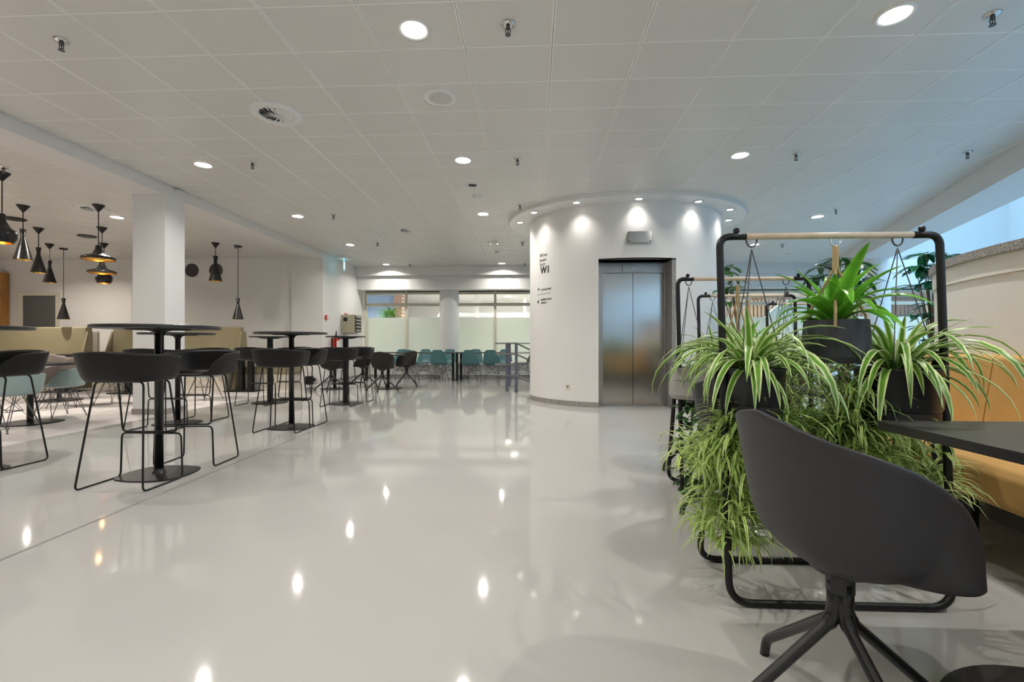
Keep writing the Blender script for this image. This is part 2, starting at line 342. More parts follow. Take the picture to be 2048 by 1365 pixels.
# ceilings
def clip(poly, p, nrm):   # keep side where (x-p).n >= 0
    out = []
    for i in range(len(poly)):
        a, b = poly[i], poly[(i+1) % len(poly)]; da = (a[0]-p[0])*nrm[0]+(a[1]-p[1])*nrm[1]; db = (b[0]-p[0])*nrm[0]+(b[1]-p[1])*nrm[1]
        if da >= 0: out.append(a)
        if da*db < 0: t = da/(da-db); out.append((a[0]+t*(b[0]-a[0]), a[1]+t*(b[1]-a[1])))
    return out
nrm = (-PD.y, PD.x)
e0 = edge_x(-5); e1 = edge_x(YB)
ce = struct(MB().prism([(XL, -5), (e0, -5), (e1, YB), (XL, YB)], CEIL+.010, CEIL+.09).obj('ceiling', 'grout'), 'suspended ceiling of rectangular perforated metal tiles')
PX, PY = .652, .461; GX, GY = .15, 3.385; g = .008; TT = .012
full = None; tiles = []
for ix in range(-9, 14):
    for iy in range(-19, 22):
        x0 = GX+ix*PX+g*.6; x1 = GX+(ix+1)*PX-g*.6; y0 = GY+iy*PY+g*.5; y1 = GY+(iy+1)*PY-g*.5
        poly = [(max(x0, XL), max(y0, -5)), (x1, max(y0, -5)), (x1, min(y1, YB)), (max(x0, XL), min(y1, YB))]
        if x1 <= XL+.02 or y1 <= -4.99 or y0 >= YB-.02: continue
        isfull = x0 > XL and y1 < YB and y0 > -5
        q = clip(poly, PA, nrm)
        if len(q) < 3: continue
        cx = sum(p[0] for p in q)/len(q); cy = sum(p[1] for p in q)/len(q)
        d = -cx*sin(TH)+cy*cos(TH); vis = 0
        if d > 1.5 and y1 > 2.5:
            u, v = proj((cx, cy, CEIL))
            if -120 < u < 2168 and v > -120: vis = 1/d
        tiles.append((vis, len(q) == 4 and isfull and q == poly, (ix, iy), q))
tiles.sort(key=lambda a: -a[0])
proto = None; rest = MB()
for k, (vis, fl, (ix, iy), q) in enumerate(tiles):
    if vis > 0 and k < 298:
        if fl:
            if proto is None:
                w_, h_ = PX-1.2*g, PY-g; proto = MB().b2(0, w_, 0, h_, 0, TT).mesh('ceiling_tile', 'tile')
            o = bpy.data.objects.new('ceiling_tile', proto); o.location = (q[0][0], q[0][1], CEIL-TT+.010)
        else:
            o = bpy.data.objects.new('ceiling_tile', MB().prism(q, CEIL-.002, CEIL+.010).mesh('ceiling_tile', 'tile'))
        COL.objects.link(o); o.parent = ce
    else: rest.prism(q, CEIL-.002, CEIL+.010)
o = rest.obj('ceiling_tiles_far', 'tile', ce); o['kind'] = 'stuff'
bar_c = 0
for ix in range(-8, 14):
    x = GX+ix*PX; ya = max(-4.99, PA.y+(x-PA.x)*PD.y/PD.x) if x > e0 else -4.99
    if x < XL+.05 or ya > YB-.1: continue
    for dx in (-.0075, .0075): MB().b2(x+dx-.0055, x+dx+.0055, ya, YB-.01, CEIL-.005, CEIL+.011).obj('grid_bar', 'grout', ce)
for iy in range(-18, 22):
    y = GY+iy*PY
    if y > YB-.05 or y < -4.9: continue
    MB().b2(XL+.005, edge_x(y)-.02, y-.0065, y+.0065, CEIL-.0042, CEIL+.011).obj('grid_bar', 'grout', ce)
# lounge ceiling
lc = struct(MB().b2(-15, -5.5, -5, 11, LCEIL+.010, LCEIL+.09).obj('ceiling_lounge', 'grout'), 'lounge ceiling of rectangular metal tiles behind the beam')
n = 0; rest = MB()
for ix in range(0, 15):
    for iy in range(-19, 17):
        x1 = -5.52-ix*PX; x0 = x1-PX+g*1.2; y0 = GY+iy*PY+g*.5; y1 = y0+PY-g
        if x0 < -15 or y1 < -5: continue
        y1 = min(y1, 10.88)
        if y1 <= y0+.02: continue
        u, v = proj(((x0+x1)/2, (y0+y1)/2, LCEIL)) if (y0+y1)/2 > 1.5 else (-999, 0)
        if u > -60 and n < 290:
            o = MB().b2(x0, x1, y0, y1, LCEIL-.002, LCEIL+.010).obj('ceiling_tile', 'tile', lc); n += 1
        else: rest.b2(x0, x1, y0, y1, LCEIL-.002, LCEIL+.010)
rest.obj('ceiling_tiles_far', 'tile', lc)['kind'] = 'stuff'
for ix in range(0, 15): x = -5.52-ix*PX; MB().b2(x-.012, x+.006, -4.99, 10.88, LCEIL-.005, LCEIL+.011).obj('grid_bar', 'grout', lc)
for iy in range(-18, 17): y = GY+iy*PY; MB().b2(-14.99, -5.56, y-.0065, y+.0065, LCEIL-.0042, LCEIL+.011).obj('grid_bar', 'grout', lc)
# ceiling beams and column
struct(MB().b2(-5.54, XL, -5, 10.86, 3.05, 3.5).obj('beam_left', 'beampaint'), 'white ceiling beam running over the square column')
ow = Vector((PD.y, -PD.x))*.62
p0 = Vector((edge_x(-5), -5)); p1 = Vector((edge_x(13.0), 13.0))
struct(MB().prism([tuple(p0), tuple(p0+ow), tuple(p1+ow), tuple(p1)], 2.90, 3.75).obj('beam_right', 'beampaint'), 'slanting white beam along the atrium edge')
struct(MB().b2(-5.52, -5.06, 6.06, 6.42, 0, 3.052).obj('column_square', 'paint_cool'), 'square white column standing left of the walkway')
struct(MB().b2(-5.53, -5.05, 6.05, 6.43, 0, .08).obj('baseboard_column', 'stone'))
c = hit(1755, 520, 2.9) if False else at(1755, 520, 10.4)
struct(MB().lathe([(.24, 0), (.24, 2.92)], 32, (c.x, c.y, 0)).obj('column_atrium', 'paint_cool', smooth=False), 'round white column under the slanting beam')
# atrium
wall('wall_atrium_right', 15.8, 16, -5, 22, 0, 9, 'atrium')
wall('wall_atrium_back', 8.0, 16, 15.8, 16, 3.2, 9, 'atrium', 'tall pale wall of the daylit atrium')
wall('ceiling_ledge', 8.0, 16, 13.0, 16, 3.2, 3.3, 'paint')
wall('wall_over_ceiling', 1.6, 15.8, -5.2, -5, 0, 9, 'paint')
# --------------------------------------------------------------- lift tower (elliptical)
EC = Vector((1.63, 8.26)); EA, EB = 1.667, 1.333
def ell(f, a=EA, b=EB): return (EC.x+a*cos(f), EC.y+b*sin(f))
def ang_at(px):   # front-side angle whose point is seen at column px
    lo, hi = pi*1.02, pi*1.98; best = None
    for k in range(4000):
        f = lo+(hi-lo)*k/3999; x, y = ell(f); u = proj((x, y, 1))[0]
        if best is None or abs(u-px) < best[0]: best = (abs(u-px), f)
    return best[1]
fL, fR = ang_at(1197), ang_at(1352); ZT = 2.28
m = MB(); N = 96
def strip(mb, f0, f1, n, z0, z1, a=EA, b=EB): mb.grid([[(*ell(f0+(f1-f0)*i/n, a, b), z) for i in range(n+1)] for z in (z0, z1)])
strip(m, fR, fL+2*pi, 90, 0, 3.135); strip(m, fL, fR, 16, ZT, 3.135)
L_, R_ = ell(fL), ell(fR); YD = 7.33
m.add([(*L_, 0), (*L_, ZT), (L_[0], YD, ZT), (L_[0], YD, 0)], [(0, 1, 2, 3)])
tower = struct(m.obj('wall_lift_tower', 'paint', smooth=False), 'white curved tower wall around the lift')
# terrazzo lining of the recess
t = MB().b2(R_[0]-.06, R_[0], R_[1]+.004, YD, 0, ZT); t.b2(L_[0], R_[0], YD-.3, YD, ZT-.012, ZT)
t.add([(*ell(fL+(fR-fL)*i/12), ZT-.012) for i in range(13)]+[(ell(fL+(fR-fL)*i/12)[0], YD, ZT-.012) for i in range(13)], [(i, i+1, 14+i, 13+i) for i in range(12)])
t.obj('recess_lining', 'granite', tower)
for a0, a1 in ((fR, fL+2*pi),):
    k = 26
    for i in range(k):
        b0 = a0+(a1-a0)*i/k+.006; b1 = a0+(a1-a0)*(i+1)/k-.002; s = MB(); nn = 5
        P = [[(*ell(b0+(b1-b0)*q/nn, EA+e, EB+e), z) for q in range(nn+1)] for e, z in ((0, 0), (.012, 0), (.012, .078), (0, .08))]
        s.grid(P).obj('skirting_stone', 'stone', tower)
# ring soffit
ro = MB(); N = 96; A2, B2 = EA+.37, EB+.27
ro.grid([[(*ell(2*pi*i/N, a, b), z) for i in range(N+1)] for a, b, z in ((EA-.05, EB-.05, 3.131), (A2, B2, 3.131), (A2+.012, B2+.012, 3.14), (A2+.012, B2+.012, 3.215))])
struct(ro.obj('ceiling_ring', 'soffit', smooth=False), 'oval white soffit ring around the lift tower')
# lift door
lift = thing('elevator', 'brushed steel elevator doors set into the white curved tower', 'elevator', (0, YD, 0))
X0, X1 = 1.125, 2.075; XM = 1.605
MB().b2(X0, XM-.004, -.012, .02, .015, 2.10).obj('door_panel', 'steel', lift)
MB().b2(XM+.004, X1, -.012, .02, .015, 2.10).obj('door_panel', 'steel', lift)
MB().b2(L_[0], X0-.004, -.07, .03, 0, 2.27).obj('door_jamb', 'steelframe', lift)
MB().b2(X1+.004, R_[0]-.06, -.07, .03, 0, 2.27).obj('door_jamb', 'steelframe', lift)
MB().b2(X0-.004, X1+.004, -.03, .03, 2.105, 2.27).obj('door_header', 'steelframe', lift)
d = MB().b2(XM-.17, XM+.17, -.06, -.03, 2.12, 2.22).obj('floor_indicator', 'steelframe', lift)
MB().b2(XM-.004, XM+.004, -.062, -.06, 2.15, 2.19).b2(XM-.02, XM+.02, -.062, -.06, 2.166, 2.174).obj('indicator_mark', 'white', d)
MB().b2(L_[0], R_[0]-.06, -.06, .02, 0, .014).obj('door_sill', 'steelframe', lift)
MB().b2(L_[0], R_[0], -.34, -.30, 2.262, 2.268).obj('header_seam', 'black', lift)
cp = MB().b2(X1+.05, X1+.10, -.078, -.07, .95, 1.13).obj('call_panel', 'steel', lift)
for z in (1.02, 1.08): MB().tube([(X1+.075, -.078, z), (X1+.075, -.083, z)], .011, 12).obj('call_button', 'black', cp)
# curved steel plate, socket and lettering on the tower
def on_tower(f, z, e=.004): return (*ell(f, EA+e, EB+e), z)
pl = thing('steel_plate', 'curved brushed steel plate on the tower above the elevator', 'plate')
f0, f1 = ang_at(1255), ang_at(1301); m = MB()
zb, zt = at(1278, 487, 6.86).z, at(1278, 465, 6.86).z
m.grid([[on_tower(f0+(f1-f0)*i/16, z, e) for i in range(17)] for z, e in ((zb, .003), (zb, .06), (zt, .06), (zt, .003))]).obj('plate', 'steel', pl)
for f in (f0+.012, f1-.012):
    p = Vector(on_tower(f, zb+.02, .062)); MB().tube([p, p+Vector((0, -.006, 0))], .009, 8).obj('screw', 'black', pl)
so = thing('wall_socket', 'small white wall socket low on the curved tower', 'socket'); f = ang_at(1136); zs = at(1136, 776, 7.0).z
a = Vector(on_tower(f, zs, .006)); nr = atan2(sin(f)/EB, cos(f)/EA)+pi/2
MB().box(a, (.08, .012, .08), nr).obj('cover', 'cream', so, bevel=.002)
MB().box(a, (.03, .0165, .03), nr).obj('outlet', 'railing', so)
def tower_text(txt, size, px, py, label, bold=0, squeeze=1.0, left=True, spacing=1.0):
    cu = bpy.data.curves.new('text', 'FONT'); cu.body = txt; cu.size = size; cu.extrude = .0008; cu.offset = bold; cu.space_character = spacing; cu.resolution_u = 3
    o = bpy.data.objects.new('text', cu); COL.objects.link(o); dg = bpy.context.evaluated_depsgraph_get(); me = bpy.data.meshes.new_from_object(o.evaluated_get(dg)); bpy.data.objects.remove(o)
    f = ang_at(px); x, y = ell(f); d = -x*sin(TH)+y*cos(TH); z = ZC+(HY-py)/F*d
    for v in me.vertices:
        s_ = v.co.x*squeeze; ff = f; step = s_/12
        ff = f+s_/sqrt((EA*sin(f+s_*.3))**2+(EB*cos(f+s_*.3))**2)
        v.co = Vector(on_tower(ff, z+v.co.y, .003+v.co.z*.8))
    me.materials.clear(); me.materials.append(M['letter'])
    o = bpy.data.objects.new('lettering', me); COL.objects.link(o); tag(o, label, 'lettering'); return o
sgn = 'on the left side of the curved tower'
tower_text('Wint', .088, 1079.5, 516, 'black word Wint, top line of the lettering '+sgn, spacing=1.15, squeeze=1.0)
tower_text('hont', .088, 1079.5, 525, 'black word hont, second line of the lettering '+sgn, spacing=1.15)
tower_text('laan', .088, 1079.5, 533.5, 'black word laan, third line of the lettering '+sgn, spacing=1.15)
tower_text('W1', .155, 1081.5, 548, 'large bold black W1 under the street name '+sgn, bold=.006)
tower_text('restaurant', .062, 1082, 582, 'small black word restaurant beside a right arrow '+sgn)
tower_text('auditorium', .062, 1082, 602, 'small black word auditorium near the bottom '+sgn)
tower_text('toilets', .062, 1082, 608.5, 'small black word toilets, lowest line of text '+sgn)
def tower_mark(name, strokes, px, py, label, r=.006):
    f = ang_at(px); x, y = ell(f); d = -x*sin(TH)+y*cos(TH); z = ZC+(HY-py)/F*d; m = MB()
    for st in strokes:
        m.tube([on_tower(f+u/sqrt((EA*sin(f))**2+(EB*cos(f))**2), z+v, .003) for u, v in st], r, 6)
    tag(m.obj(name, 'letter'), label, 'sign')
tower_mark('arrow_sign', [[(-.03, 0), (0, 0), (.026, 0)], [(.006, .024), (.027, 0), (.006, -.024)]], 1077, 579, 'black arrow pointing right on the curved tower', .004)
tower_mark('arrow_sign', [[(.026, .026), (-.02, -.02)], [(-.024, .012), (-.024, -.024), (.012, -.024)]], 1077, 603.5, 'black arrow pointing down left on the curved tower', .004)
tower_mark('divider_line', [[(-.09+.04*k, 0) for k in range(10)]], 1080, 589, 'thin grey line between the two direction texts on the tower', .002)
# ================================================================== CEILING FITTINGS
def mk_down():
    t = thing('downlight', '', 'light')
    MB().lathe([(.088, .010), (.088, .0), (.115, -.006), (.118, .004)], 28, closed=False).obj('trim_ring', 'white', t, smooth=True)
    MB().lathe([(.088, .002), (.088, .003)], 28).obj('lens', 'lampglow', t)
    return t
DK = Kind(mk_down)
rows = ['nearest the camera', 'second from the camera', 'third from the camera', 'fourth from the camera', 'farthest, by the rear windows']
DY = [3.17, 5.45, 7.72, 10.0, 12.5]; DX = {-4.06: 'left', -.83: 'middle', 2.44: 'right'}
for x, nm in DX.items():
    for k, y in enumerate(DY):
        if x > 2 and k > 1: continue
        if x < -4 and k == 0: pass
        zz = CEIL-.012
        if not (x < -4 and k == 0): DK.put('round recessed downlight in the %s row, %s' % (nm, rows[k]), (x, y, zz))
        lamp((x, y, CEIL-.020), LP)
    for y in (.9, -1.4, -3.7): lamp((x, y, CEIL-.020), LP)
for x, y, nm in ((4.96, 8.14, 'round recessed downlight right of the lift tower, above the plant racks'), (4.96, 10.37, 'small far downlight right of the tower, seen under the front rack bar')):
    DK.put(nm, (x, y, CEIL-.012)); lamp((x, y, CEIL-.020), LP)
lamp((4.6, 5.9, CEIL-.012), LP*.5)
p = hit(234, 434, LCEIL); DK.put('round recessed downlight in the lounge ceiling left of the column', (p.x, p.y, LCEIL-.012))
for x, y in ((p.x, p.y), (-8.6, 3), (-10.6, 9.1), (-8, 5.3), (-11.5, 5)): lamp((x, y, LCEIL-.020), LP*2.6, color=(1, .91, .80))  # only the first has a fitting; the others are added to brighten the lounge
def mk_ringspot():
    t = thing('ring_spotlight', '', 'light'); MB().lathe([(.05, .006), (.052, -.004), (.066, -.004), (.068, .004)], 20, closed=False).obj('trim_ring', 'chrome', t, smooth=True)
    MB().lathe([(.05, .0), (.05, .002)], 20).obj('lens', 'lampglow', t); return t
RS = Kind(mk_ringspot)
nmz = ['far left end', 'left end', 'front left', 'front centre above the elevator', 'front right', 'right end', 'far right end']
for k, (px, py) in enumerate(((1040, 445), (1068, 425), (1153, 405), (1278, 397.5), (1397, 403), (1460, 419), (1457, 440))):
    p = hit(px, py, 3.13); dr = Vector((p.x-EC.x, p.y-EC.y, 0)).normalized(); RS.put('small spotlight in the soffit ring, %s' % nmz[k], (p.x, p.y, 3.125))
    spot((p.x, p.y, 3.11), 20, (p.x-dr.x*.22, p.y-dr.y*.22, 2.0), 105, 1.0, size=.07)
def mk_spr():
    t = thing('sprinkler', '', 'sprinkler')
    MB().lathe([(.047, 0), (.047, -.006), (.03, -.014), (.018, -.016)], 20).obj('rosette', 'chrome', t, smooth=True)
    b = MB().lathe([(.014, -.014), (.016, -.03), (.012, -.036)], 12); b.tube([(-.014, 0, -.03), (-.018, 0, -.05), (-.006, 0, -.072)], .0035, 6); b.tube([(.014, 0, -.03), (.018, 0, -.05), (.006, 0, -.072)], .0035, 6)
    b.tube([(0, 0, -.03), (0, 0, -.07)], .004, 6).obj('frame', 'wire', t)
    MB().lathe([(.02, -.076), (.02, -.072)], 12).obj('deflector', 'wire', t); return t
SK = Kind(mk_spr)
for px, py, nm in ((123, 80, 'large sprinkler head at the top left of the ceiling'), (1016, 48, 'large sprinkler head at the top centre of the ceiling'), (1985, 28, 'large sprinkler head at the top right of the ceiling'),
    (505, 325, 'sprinkler head right of the second left downlight'), (1035, 317, 'sprinkler head right of the second middle downlight'), (1592, 308, 'sprinkler head right of the second right downlight'), (1935, 304, 'sprinkler head near the slanting atrium beam'),
    (667, 430, 'sprinkler head in front of the third left downlight, right side'), (1040, 410, 'sprinkler head close to the left rim of the soffit ring'), (1672, 419, 'sprinkler head above the front rack bar'), (755, 486, 'sprinkler head beside the fourth left downlight'),
    (1045, 485, 'sprinkler head just left of the tower wall, upper'), (1565, 489, 'small sprinkler head seen under the wooden rack bar'), (820, 529, 'tiny sprinkler head before the rear bulkhead, left'), (1050, 527.5, 'tiny sprinkler head before the rear bulkhead, by the tower')):
    p = hit(px, py, CEIL); SK.put(nm, (p.x, min(p.y, 12.8), CEIL-.002))
for px, py, nm in ((7, 334, 'sprinkler head in the lounge ceiling at the left edge'), (472, 490, 'sprinkler head in the lounge ceiling beside a long pendant cord')):
    p = hit(px, py, LCEIL); SK.put(nm, (p.x, min(p.y, 10.6), LCEIL-.002))
# swirl vent
def swirl(px, py, R, label, Z, name='swirl_vent'):
    p = hit(px, py, Z); t = thing(name, label, 'vent', (p.x, p.y, Z-.002))
    MB().lathe([(R*.62, -.002), (R*.64, -.018), (R*.8, -.02), (R, -.006), (R, 0)], 48, closed=False).obj('rim', 'white', t, smooth=True)
    MB().lathe([(R*.63, -.001), (R*.63, 0)], 40).obj('backing', 'ventdark', t)
    for k in range(16):
        a = 2*pi*k/16; m = MB(); P = []
        for s in (0.06, .35, .62):
            r = R*s; aa = a+s*.9; P.append([(r*cos(aa-.02), r*sin(aa-.02), -.004), (r*cos(aa+.26), r*sin(aa+.26), -.020)])
        m.grid(P).obj('vane', 'white', t, solid=.001)
    MB().lathe([(R*.08, -.02), (R*.08, -.004)], 16).obj('hub', 'white', t)
swirl(553, 228, .24, 'large round swirl air vent in the front of the ceiling', CEIL)
swirl(815, 460, .22, 'round swirl air vent far back above the walkway', CEIL)
swirl(184, 417, .22, 'round swirl air vent in the lounge ceiling behind the pendants', LCEIL)
def puck(px, py, R, label, cat, name, Z=CEIL, dome=0, m1='white', m2='ventdark'):
    p = hit(px, py, Z); t = thing(name, label, cat, (p.x, p.y, Z-.002))
    if dome:
        MB().lathe([(R, 0), (R, -.012), (R*.7, -.02)], 24).obj('base', m1, t, smooth=False); MB().lathe([(R*.62, -.02), (R*.6, -.045), (R*.3, -.055)], 24).obj('sensor_head', m1, t)
    else:
        MB().lathe([(R*.64, 0), (R*.66, -.007), (R, -.006), (R, 0)], 36, closed=False).obj('rim', m1, t, smooth=True); MB().lathe([(R*.65, -.002), (R*.65, 0)], 36).obj('grille', m2, t)
M['grille'] = mat('speaker_grille', (.60, .59, .57), .5)
puck(880, 196, .155, 'round white ceiling loudspeaker between the downlights', 'speaker', 'ceiling_speaker', m2='grille')
puck(945, 370, .10, 'small flush ceiling valve in front of the smoke detector', 'vent', 'ceiling_valve')
puck(953, 393, .07, 'small domed smoke detector behind the flush valve', 'detector', 'smoke_detector', dome=1)
puck(988, 485, .10, 'far domed detector with a wide base above the walkway', 'detector', 'smoke_detector', dome=1)
puck(995, 503, .07, 'farthest domed detector near the rear bulkhead', 'detector', 'smoke_detector', dome=1)
puck(1578, 507, .08, 'domed detector seen under the wooden rack bar', 'detector', 'smoke_detector', dome=1)
for px, py, nm in ((29, 437, 'flat black disc on the lounge ceiling, left one'), (174, 472, 'flat black disc on the lounge ceiling, right one')):
    p = hit(px, py, LCEIL); tag(MB().lathe([(.14, -.02), (.15, -.01), (.15, 0)], 28, (p.x, p.y, LCEIL-.002)).obj('ceiling_disc', 'black'), nm, 'disc')
p = at(355, 388, 6.45); tag(MB().box((XL+.03, 6.3, 3.02+.14), (.06, .12, .03)).obj('presence_sensor', 'white', bevel=.004), 'small white sensor box on the beam beside the column', 'sensor')
# exit sign
es = thing('exit_sign', 'glowing pale blue emergency exit sign hanging from the ceiling', 'sign', (0, 0, 0)); p = at(688, 532, 11.6); q = Vector((p.x, p.y, CEIL))
MB().box((p.x, p.y, CEIL-.035), (.22, .36, .05)).obj('housing', 'white', es)
MB().box((p.x, p.y, CEIL-.2), (.02, .34, .28), .35).obj('face', 'signglow', es)
R = Matrix.Rotation(.35, 3, 'Z')
m = MB()
for pts in ([(.0, .06), (-.01, -.01), (-.06, -.09)], [(-.01, -.01), (.05, -.05), (.05, -.10)], [(0, .04), (.06, .0)], [(0, .04), (-.06, .02)]):
    m.tube([Vector((p.x, p.y, CEIL-.2))+R @ Vector((.012, y, z)) for y, z in pts], .012, 6)
m.obj('running_figure', 'signwhite', es)
# ================================================================== LEFT AREA
# dark doorway and orange panel in the lounge back wall
def wx(px, Y=10.88): u = (px-1024)/F; t = Y/(cos(TH)+u*sin(TH)); return t*(-sin(TH)+u*cos(TH))
def wz(px, py, Y=10.88): u = (px-1024)/F; t = Y/(cos(TH)+u*sin(TH)); return ZC+(HY-py)/F*t
d = struct(MB().b2(wx(48), wx(114), 10.86, 10.9, 0, wz(80, 592)).obj('door_1', 'doorgrey'), 'dark grey door in the lounge back wall')
f = MB(); z = wz(80, 592)
f.b2(wx(38), wx(48), 10.84, 10.9, 0, z+.08).b2(wx(114), wx(119), 10.84, 10.9, 0, z+.08).b2(wx(48), wx(114), 10.84, 10.9, z, z+.08).obj('door_frame', 'cream', d)
tag(MB().b2(wx(-60), wx(18), 10.70, 10.88, 0, wz(5, 547)).obj('timber_panel', 'orangewood'), 'orange timber panel at the left edge of the lounge wall', 'panel')
for k, px in enumerate((384, 432)):
    g_ = thing('wall_grille', 'round dark perforated grille high on the wall, %s one' % ('left, beside the column' if k == 0 else 'right, behind a pendant'), 'grille', (wx(px), 10.885, wz(px, 541)))
    m = MB(); m.lathe([(.165, 0), (.165, .02), (.15, .02)], 32, closed=False); m.v = [(x, -z_, y) for x, y, z_ in m.v]; m.obj('rim', 'duct', g_)
    m = MB(); m.lathe([(.16, 0), (.16, .006)], 32); m.v = [(x, -z_, y) for x, y, z_ in m.v]; m.obj('backing', 'ventdark', g_)
    m = MB()
    for i in range(-5, 6):
        h = sqrt(max(.001, .155**2-(i*.028)**2)); m.tube([(i*.028, -.012, -h), (i*.028, -.012, h)], .003, 4); m.tube([(-h, -.012, i*.028), (h, -.012, i*.028)], .003, 4)
    m.obj('mesh', 'taupe', g_)
pz0, pz1 = wz(410, 566), wz(410, 520)
tag(MB().b2(wx(360), wx(452), 10.885, 10.899, pz0, pz1).obj('wall_panel', 'paint'), 'flush white panel around the round wall grilles', 'panel')
# pendants
def pend_shade(kind):
    if kind == 'tall': return [(.030, .41), (.034, .405), (.022, .31), (.026, .29), (.095, .01), (.097, 0)], 'tall narrow waisted cone'
    if kind == 'wide': return [(.025, .19), (.03, .185), (.035, .14), (.07, .075), (.15, .045), (.178, .03), (.180, .012), (.172, 0)], 'wide flat brimmed'
    return [(.025, .33), (.03, .32), (.035, .25), (.07, .18), (.115, .14), (.125, .11), (.12, .05), (.095, .0)], 'fat rounded pot'
def pendant(kind, px, ytop, yb, label, flat=False, wpx=None):
    c = hit(px, ytop, LCEIL); d = c.y*cos(TH)-c.x*sin(TH); zb = ZC+(HY-yb)/F*d; prof, _ = pend_shade(kind)
    sc = 1.0
    if wpx: sc = (wpx/F*d)/(2*max(r for r, z in prof))
    prof = [(r*sc, z*sc) for r, z in prof]; H = prof[0][1]
    t = thing('pendant_lamp', label, 'lamp', (c.x, c.y, zb), 0)
    MB().lathe(prof, 32, closed=False).obj('shade', 'blackgloss', t, smooth=True, solid=.0)
    inner = [(r-.004, z-.003) for r, z in prof]; inner[-1] = (prof[-1][0]-.001, 0)
    MB().lathe(inner, 32, closed=False).obj('inner_lining', 'brass', t, smooth=True)
    MB().lathe([(.022*sc, H*.30), (.03*sc, H*.36), (.02*sc, H*.5)], 16).obj('bulb', 'bulbglow', t, smooth=True)
    MB().tube([(0, 0, H-.01), (0, 0, LCEIL-zb-.005)], .006, 6).obj('cord', 'black', t)
    if flat: MB().lathe([(.07, LCEIL-zb-.03), (.075, LCEIL-zb-.002)], 20).obj('canopy', 'black', t)
    else: MB().lathe([(.008, LCEIL-zb-.11), (.075, LCEIL-zb-.01), (.078, LCEIL-zb-.002)], 24).obj('canopy', 'black', t)
    bulb((c.x, c.y, zb+H*.2), 1.2 if kind != 'tall' else .5)
M['bulbglow'] = mat('warm_bulb', (1, .8, .4), .4, emit=((1, .62, .22), 5))
pendant('fat', 4, 345, 486, 'fat rounded black pendant lamp cut by the left edge', wpx=44)
pendant('tall', 46, 411, 520, 'tall cone pendant lamp nearest the left edge, largest of the cone row', wpx=29)
pendant('tall', 77, 456, 546, 'tall cone pendant lamp, second of the cone row', wpx=24)
pendant('tall', 99, 488, 566, 'tall cone pendant lamp, third of the cone row', wpx=21)
pendant('tall', 127, 497, 639, 'tall cone pendant lamp hanging low beside the dark door', flat=True, wpx=20)
pendant('wide', 197, 410, 520, 'wide brimmed black pendant lamp, upper of the stacked pair', wpx=55)
pendant('wide', 204, 455, 547, 'wide brimmed black pendant lamp, lower of the stacked pair', wpx=46)
pendant('fat', 208, 487, 567, 'small fat rounded pendant lamp below the wide brimmed pair', wpx=27)
pendant('tall', 431, 486, 563, 'tall cone pendant lamp in front of the round wall grille', wpx=24)
pendant('tall', 476, 492, 639, 'tall cone pendant lamp hanging low right of the column', flat=True, wpx=20)
# ------------------------------------------------------------------ seating generators
def interp(tab, a, lin=False):
    a = abs(a)
    for (a0, h0), (a1, h1) in zip(tab, tab[1:]):
        if a <= a1: t = (a-a0)/(a1-a0); t = t if lin else t*t*(3-2*t); return h0+(h1-h0)*t
    return tab[-1][1]
def bowl(rx, ryf, ryb, z0, tab, r0=.72, pw=.55, n=56, K=9, ex=2.5, top=None, off=0, wmax=1, dish=.015, flare=0, r0f=None, lin=False):
    Hm = max(h for a, h in tab); P = []; rb = r0; r0f = r0f or r0
    def R0(a):
        d = abs(math.degrees(a if a <= pi else a-2*pi)); t = min(1, max(0, (d-38)/42)); t = t*t*(3-2*t); return r0f+(rb-r0f)*t
    def rad(a, sc):
        c_, s_ = cos(a), sin(a); ry = ryf if c_ > 0 else ryb
        k = (abs(s_)**ex+abs(c_)**ex)**(-1/ex); return (rx*sc*k*s_, ry*sc*k*c_)
    for s in (.04, .35, .65, .88, 1):
        P.append([(*rad(2*pi*i/n, R0(2*pi*i/n)*s*(1-flare)-off*s), z0-dish*(1-s*s)+off*.6) for i in range(n)])
    for j in range(1, K+1):
        wv = j/K*wmax; row = []
        for i in range(n):
            a = 2*pi*i/n; ad = math.degrees(a if a <= pi else 2*pi-a); h = interp(tab, ad, lin)*wv; r0 = R0(a)
            row.append((*rad(a, (r0+(1-r0)*(h/Hm)**pw)*(1-flare)+flare*(h/Hm)**5-off), z0+h+off*.4))
        P.append(row)
    return MB().grid(P, closeu=True)
AACT = [(0, .0), (26, .0), (34, .02), (42, .06), (50, .115), (58, .16), (67, .195), (80, .225), (100, .262), (120, .29), (140, .312), (160, .336), (180, .352)]
def star_base(t, zt, R, m='blackgloss', r=.018, hub=.0305):
    MB().lathe([(hub, zt-.075), (hub, zt)], 24).obj('hub', 'shell', t)
    for k in range(4):
        a = pi/2*k; c_, s_ = cos(a), sin(a)
        pts = fillet([(c_*.014, s_*.014, zt-.05), (c_*.014, s_*.014, zt-.14), (c_*(R-.012), s_*(R-.012), .055), (c_*R, s_*R, .0)], .03, 5)
        n = len(pts); rs = [r*.75+(.004 if i < n*.4 else 0) for i in range(n)]
        MB().tube(pts, rs, 12).obj('leg', m, t, smooth=True)
def mk_tub(m='shell', inner='navy', n=56):
    t = thing('swivel_chair', '', 'chair')
    bowl(.262, .196, .205, .472, AACT, r0=.56, r0f=1.07, pw=.36, flare=.05, lin=True, n=n).obj('shell', m, t, smooth=True, solid=-.010, sub=1 if n > 50 else 0)
    if inner: bowl(.262, .196, .205, .472, AACT, r0=.56, r0f=1.07, pw=.36, flare=.05, lin=True, n=n, off=.012, wmax=.97).obj('seat_pad', inner, t, smooth=True, solid=-.004)
    MB().lathe([(.06, .425), (.08, .445), (.09, .462)], 20).obj('mount', 'shell', t)
    star_base(t, .45, .32); return t
